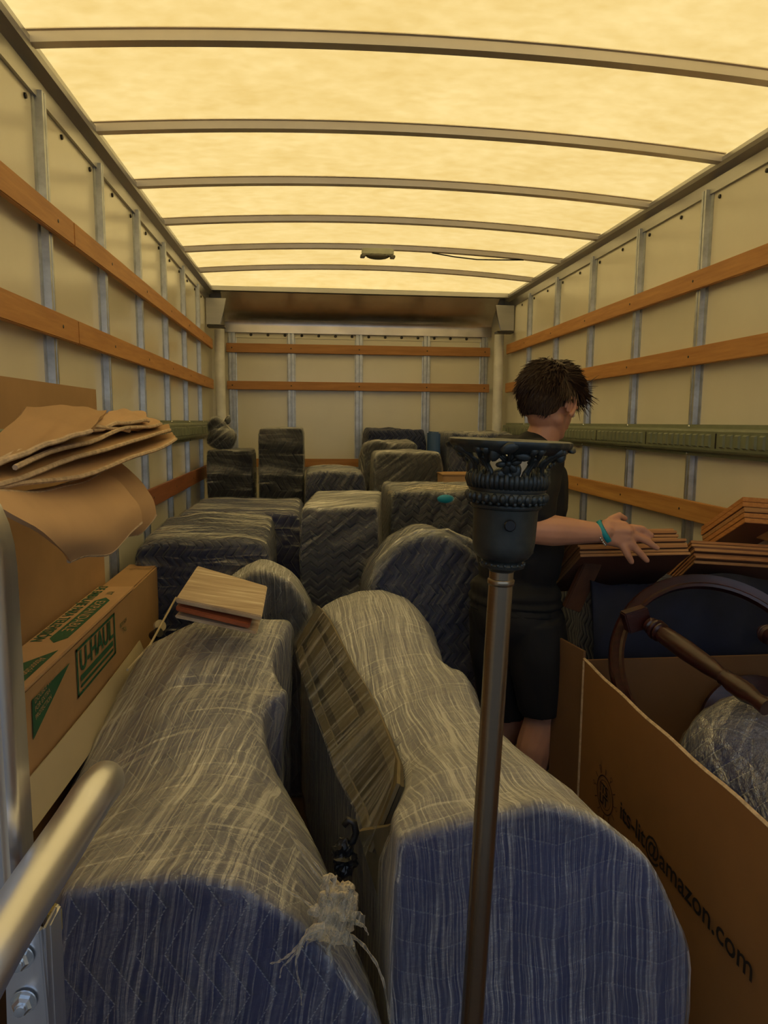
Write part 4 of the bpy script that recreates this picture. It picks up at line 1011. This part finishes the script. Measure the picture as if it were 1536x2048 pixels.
def cyl(an, r, y, dz=0): return neck+ax*(pz(y)+dz)+(lx*math.cos(an)+ly*math.sin(an))*(r*k_)
for k in range(30):
    an = 2*PI*k/30; bm_.ball(cyl(an, 78, 990), (.0048, .0048, .0062), 8, 6); bm_.ball(cyl(an+.1, 75, 1000), .003, 6, 5)
for k in range(20):
    an = 2*PI*k/20; bm_.ball(cyl(an, 44, 1124), .0026, 6, 5)
bm_.build('beaded_band', M['iron'], fl, smooth=True, angle=40)
lf = MB()
for k in range(26):
    an = 2*PI*k/26
    for da, hh in ((0, 938), (.12, 948)):
        lf.tube([cyl(an+da, 75, 972), cyl(an+da, 79, 958), cyl(an+da, 78, 948), cyl(an+da, 75, hh)], [.0036, .0046, .004, .0012], 6)
lf.build('leaf_band', M['iron'], fl, smooth=True)
# flared openwork: ribs, flowers, leaves
def rad_at(y):
    t_ = max(0.0, (955-y)/(955-890.0)); return 70+52*(t_**2.6)*.95+ (4*t_)
ow = MB()
dcam = CAM-neck; dcam = dcam-ax*dcam.dot(ax); PH = math.atan2(dcam.dot(ly), dcam.dot(lx))
NR = 4; PH -= PI/NR
for k in range(NR):
    an0 = 2*PI*k/NR+PH
    for s2 in (-1, 1):
        for q in range(2):
            pts = [];
            for j in range(9):
                y = 956-62*j/8; da = s2*(.20+.05*q)+s2*.06*math.sin(j*.9+q); pts.append(cyl(an0+da+.06*s2*q, rad_at(y), y))
            ow.tube(pts, [.0032, .003, .0034, .003, .003, .0036, .004, .005, .006], 6)
        # curling scroll
        pts = []
        for j in range(12):
            a_ = j*.5; rr_ = .13-.009*j; pts.append(cyl(an0+s2*(.16+rr_*math.cos(a_)), rad_at(925-16*math.sin(a_)*(1-j/14))+1, 922-13*math.sin(a_)*(1-j/14)))
        ow.tube(pts, [.003+.0004*math.sin(j) for j in range(12)], 6)
# big flowers between rib pairs
for k in range(NR):
    an = 2*PI*k/NR+PH+PI/NR
    cy = 922; cen = cyl(an, rad_at(cy)+2, cy); nrm = (lx*math.cos(an)+ly*math.sin(an)); tg = ax.cross(nrm).normalized(); vv = (ax+nrm*.35).normalized()
    for q in range(6):
        a_ = 2*PI*q/6+.2; dr = tg*math.cos(a_)+vv*math.sin(a_); m_ = Matrix((dr, nrm.cross(dr).normalized(), nrm)).transposed()
        ow.ball(cen+dr*.0090, (.0080, .0046, .0030), 10, 6, m_)
    ow.ball(cen+nrm*.003, .0042, 8, 6)
    for q, (da, dy) in enumerate(((.24, 17), (-.26, 19), (.18, -16), (-.20, -20), (.0, -27), (.0, 30))):
        c_ = cyl(an+da, rad_at(min(max(cy-dy, 893), 955))+1, min(max(cy-dy, 893), 955)); ro = Matrix.Rotation(da*5+q, 3, nrm)
        ow.ball(c_, (.008, .0045, .012), 8, 6, ro); ow.tube([cen, c_], .0024, 5)
ow.build('openwork_flowers', M['iron'], fl, smooth=True)
rim = [(104, 905), (112, 898), (120, 892), (123, 886), (122, 881), (116, 879), (104, 882), (90, 894), (88, 902), (92, 906)]
rmm = MB(); rg = []
for k in range(97):
    an = 2*PI*k/96; wv = 1.2*math.sin(an*24)
    rg.append([cyl(an, r+(wv if 2 <= i <= 5 else 0), y) for i, (r, y) in enumerate(rim)])
rmm.loft(rg, cap=False)
rmm.build('rim', M['iron'], fl, smooth=True, angle=50)
MB().lathe([(.001, pz(1000)), (38*k_, pz(1000)), (38*k_, pz(912)), (34*k_, pz(910)), (.001, pz(910))], neck, ax, 32).build('socket_sleeve', M['sleeve'], fl, smooth=True, angle=40)
kc = neck+ax*pz(1040)+V((-.05, -1, 0)).normalized()*(64*k_)+V((-.004, 0, 0))
MB().lathe([(.007, 0), (.008, .004), (.0065, .006), (.001, .006)], kc, V((-.05, -1, 0)), 20).build('switch_hole', M['black'], fl, smooth=True, angle=40)

# ---------------------------------------------------------------- hand truck
ht = thing('hand_truck', 'silver aluminium hand truck with thick tube handle at the left edge', 'hand truck', (-.70, .58, 0))
a0 = at(20, 1100, .60); a1 = at(64, 1790, .60)
xr = a1.x-.014; yr = .60
prof = [(0, 0), (.004, -.006), (.010, -.008), (.015, -.004), (.016, .004), (.015, .03), (-.12, .03), (-.12, .0), (-.006, .0)]
rings = []
for i in range(12):
    an = PI/2*i/11
    cz_ = 1.36; R0 = .05
    rings.append((an))
zt = at(5, 965, .6).z
def rail_ring(z, sh=0): return [V((xr-.009+a_-sh, yr+b2, z)) for a_, b2 in prof]
rl_ = [rail_ring(a1.z-.02), rail_ring(a1.z+.1), rail_ring(a0.z-.02)]
for k in range(1, 7):
    q = k/6; rl_.append(rail_ring(a0.z-.02+(zt-a0.z+.02)*math.sin(q*PI/2)*1.0, .034*(1-math.cos(q*PI/2))))
MB().loft(rl_).build('upright_rail', M['alu_bright'], ht, smooth=True, angle=50)
zL = at(60, 1850, .57).z
tb_pts = [at(-60, 1985, .47), at(0, 1880, .50), at(80, 1755, .56), at(150, 1648, .63), at(185, 1592, .665), at(205, 1568, .70), at(208, 1562, .75), at(200, 1575, .82)]
fine = []
for i in range(len(tb_pts)-1):
    q0 = tb_pts[max(i-1, 0)]; q1 = tb_pts[i]; q2 = tb_pts[i+1]; q3 = tb_pts[min(i+2, len(tb_pts)-1)]
    for k in range(6): fine.append(catmull(q0, q1, q2, q3, k/6))
fine.append(tb_pts[-1])
MB().tube(fine, .0205, 32).build('tube_handle', M['tube'], ht, smooth=True, angle=60)
pl = [at(x, y, .60) for x, y in ((8, 1900), (80, 1860), (96, 2040), (110, 2300), (20, 2300))]
m = MB(); m.loft([[p for p in pl], [p+V((0, .008, 0)) for p in pl]]); br = m.build('bracket_plate', M['alu_bright'], ht, bevel=.0015)
def bolt(px, py):
    c_ = at(px, py, .598); m = MB(); m.lathe([(.001, 0), (.011, 0), (.011, .0015), (.001, .0016)], c_, (0, -1, 0), 20); m.lathe([(.001, .0), (.0085, 0), (.0085, .007), (.006, .009), (.001, .009)], c_, (0.1, -1, .1), 6)
    m.lathe([(.001, 0), (.0045, 0), (.0045, .014), (.001, .0145)], c_, (0.1, -1, .1), 12); return m.build('bolt', M['zinc'], br, smooth=True, angle=30)
bolt(42, 1915); bolt(48, 2003)
cp = [at(x, y, .615) for x, y in ((88, 1850), (100, 1850), (122, 2300), (104, 2300))]
m = MB(); m.loft([[p for p in cp], [p+V((0, .03, 0)) for p in cp]]); m.build('side_channel', M['alu_bright'], ht, bevel=.002)
cp = [at(x, y, .605) for x, y in ((84, 1858), (90, 1856), (112, 2300), (104, 2300))]
m = MB(); m.loft([[p for p in cp], [p+V((0, .03, 0)) for p in cp]]); m.build('channel_lip', M['alu_bright'], ht, bevel=.001)
yt = [at(x, y, .66) for x, y in ((90, 1826), (112, 1832), (114, 1880), (104, 1905), (92, 1880))]
MB().loft([[p for p in yt], [p+V((0, .02, 0)) for p in yt]]).build('plastic_guard', M['yellow'], ht, bevel=.004)
MB().obox(at(-10, 1830, .62), (.04, 0, 0), (0, .02, 0), (0, 0, .02)).build('cross_bar', M['alu_bright'], ht, bevel=.01, bseg=3)
pz0 = at(60, 2300, .62)
MB().box((pz0.x-.16, .61, .0), (pz0.x+.03, .64, pz0.z+.01)).build('lower_frame', M['alu_bright'], ht, bevel=.004)
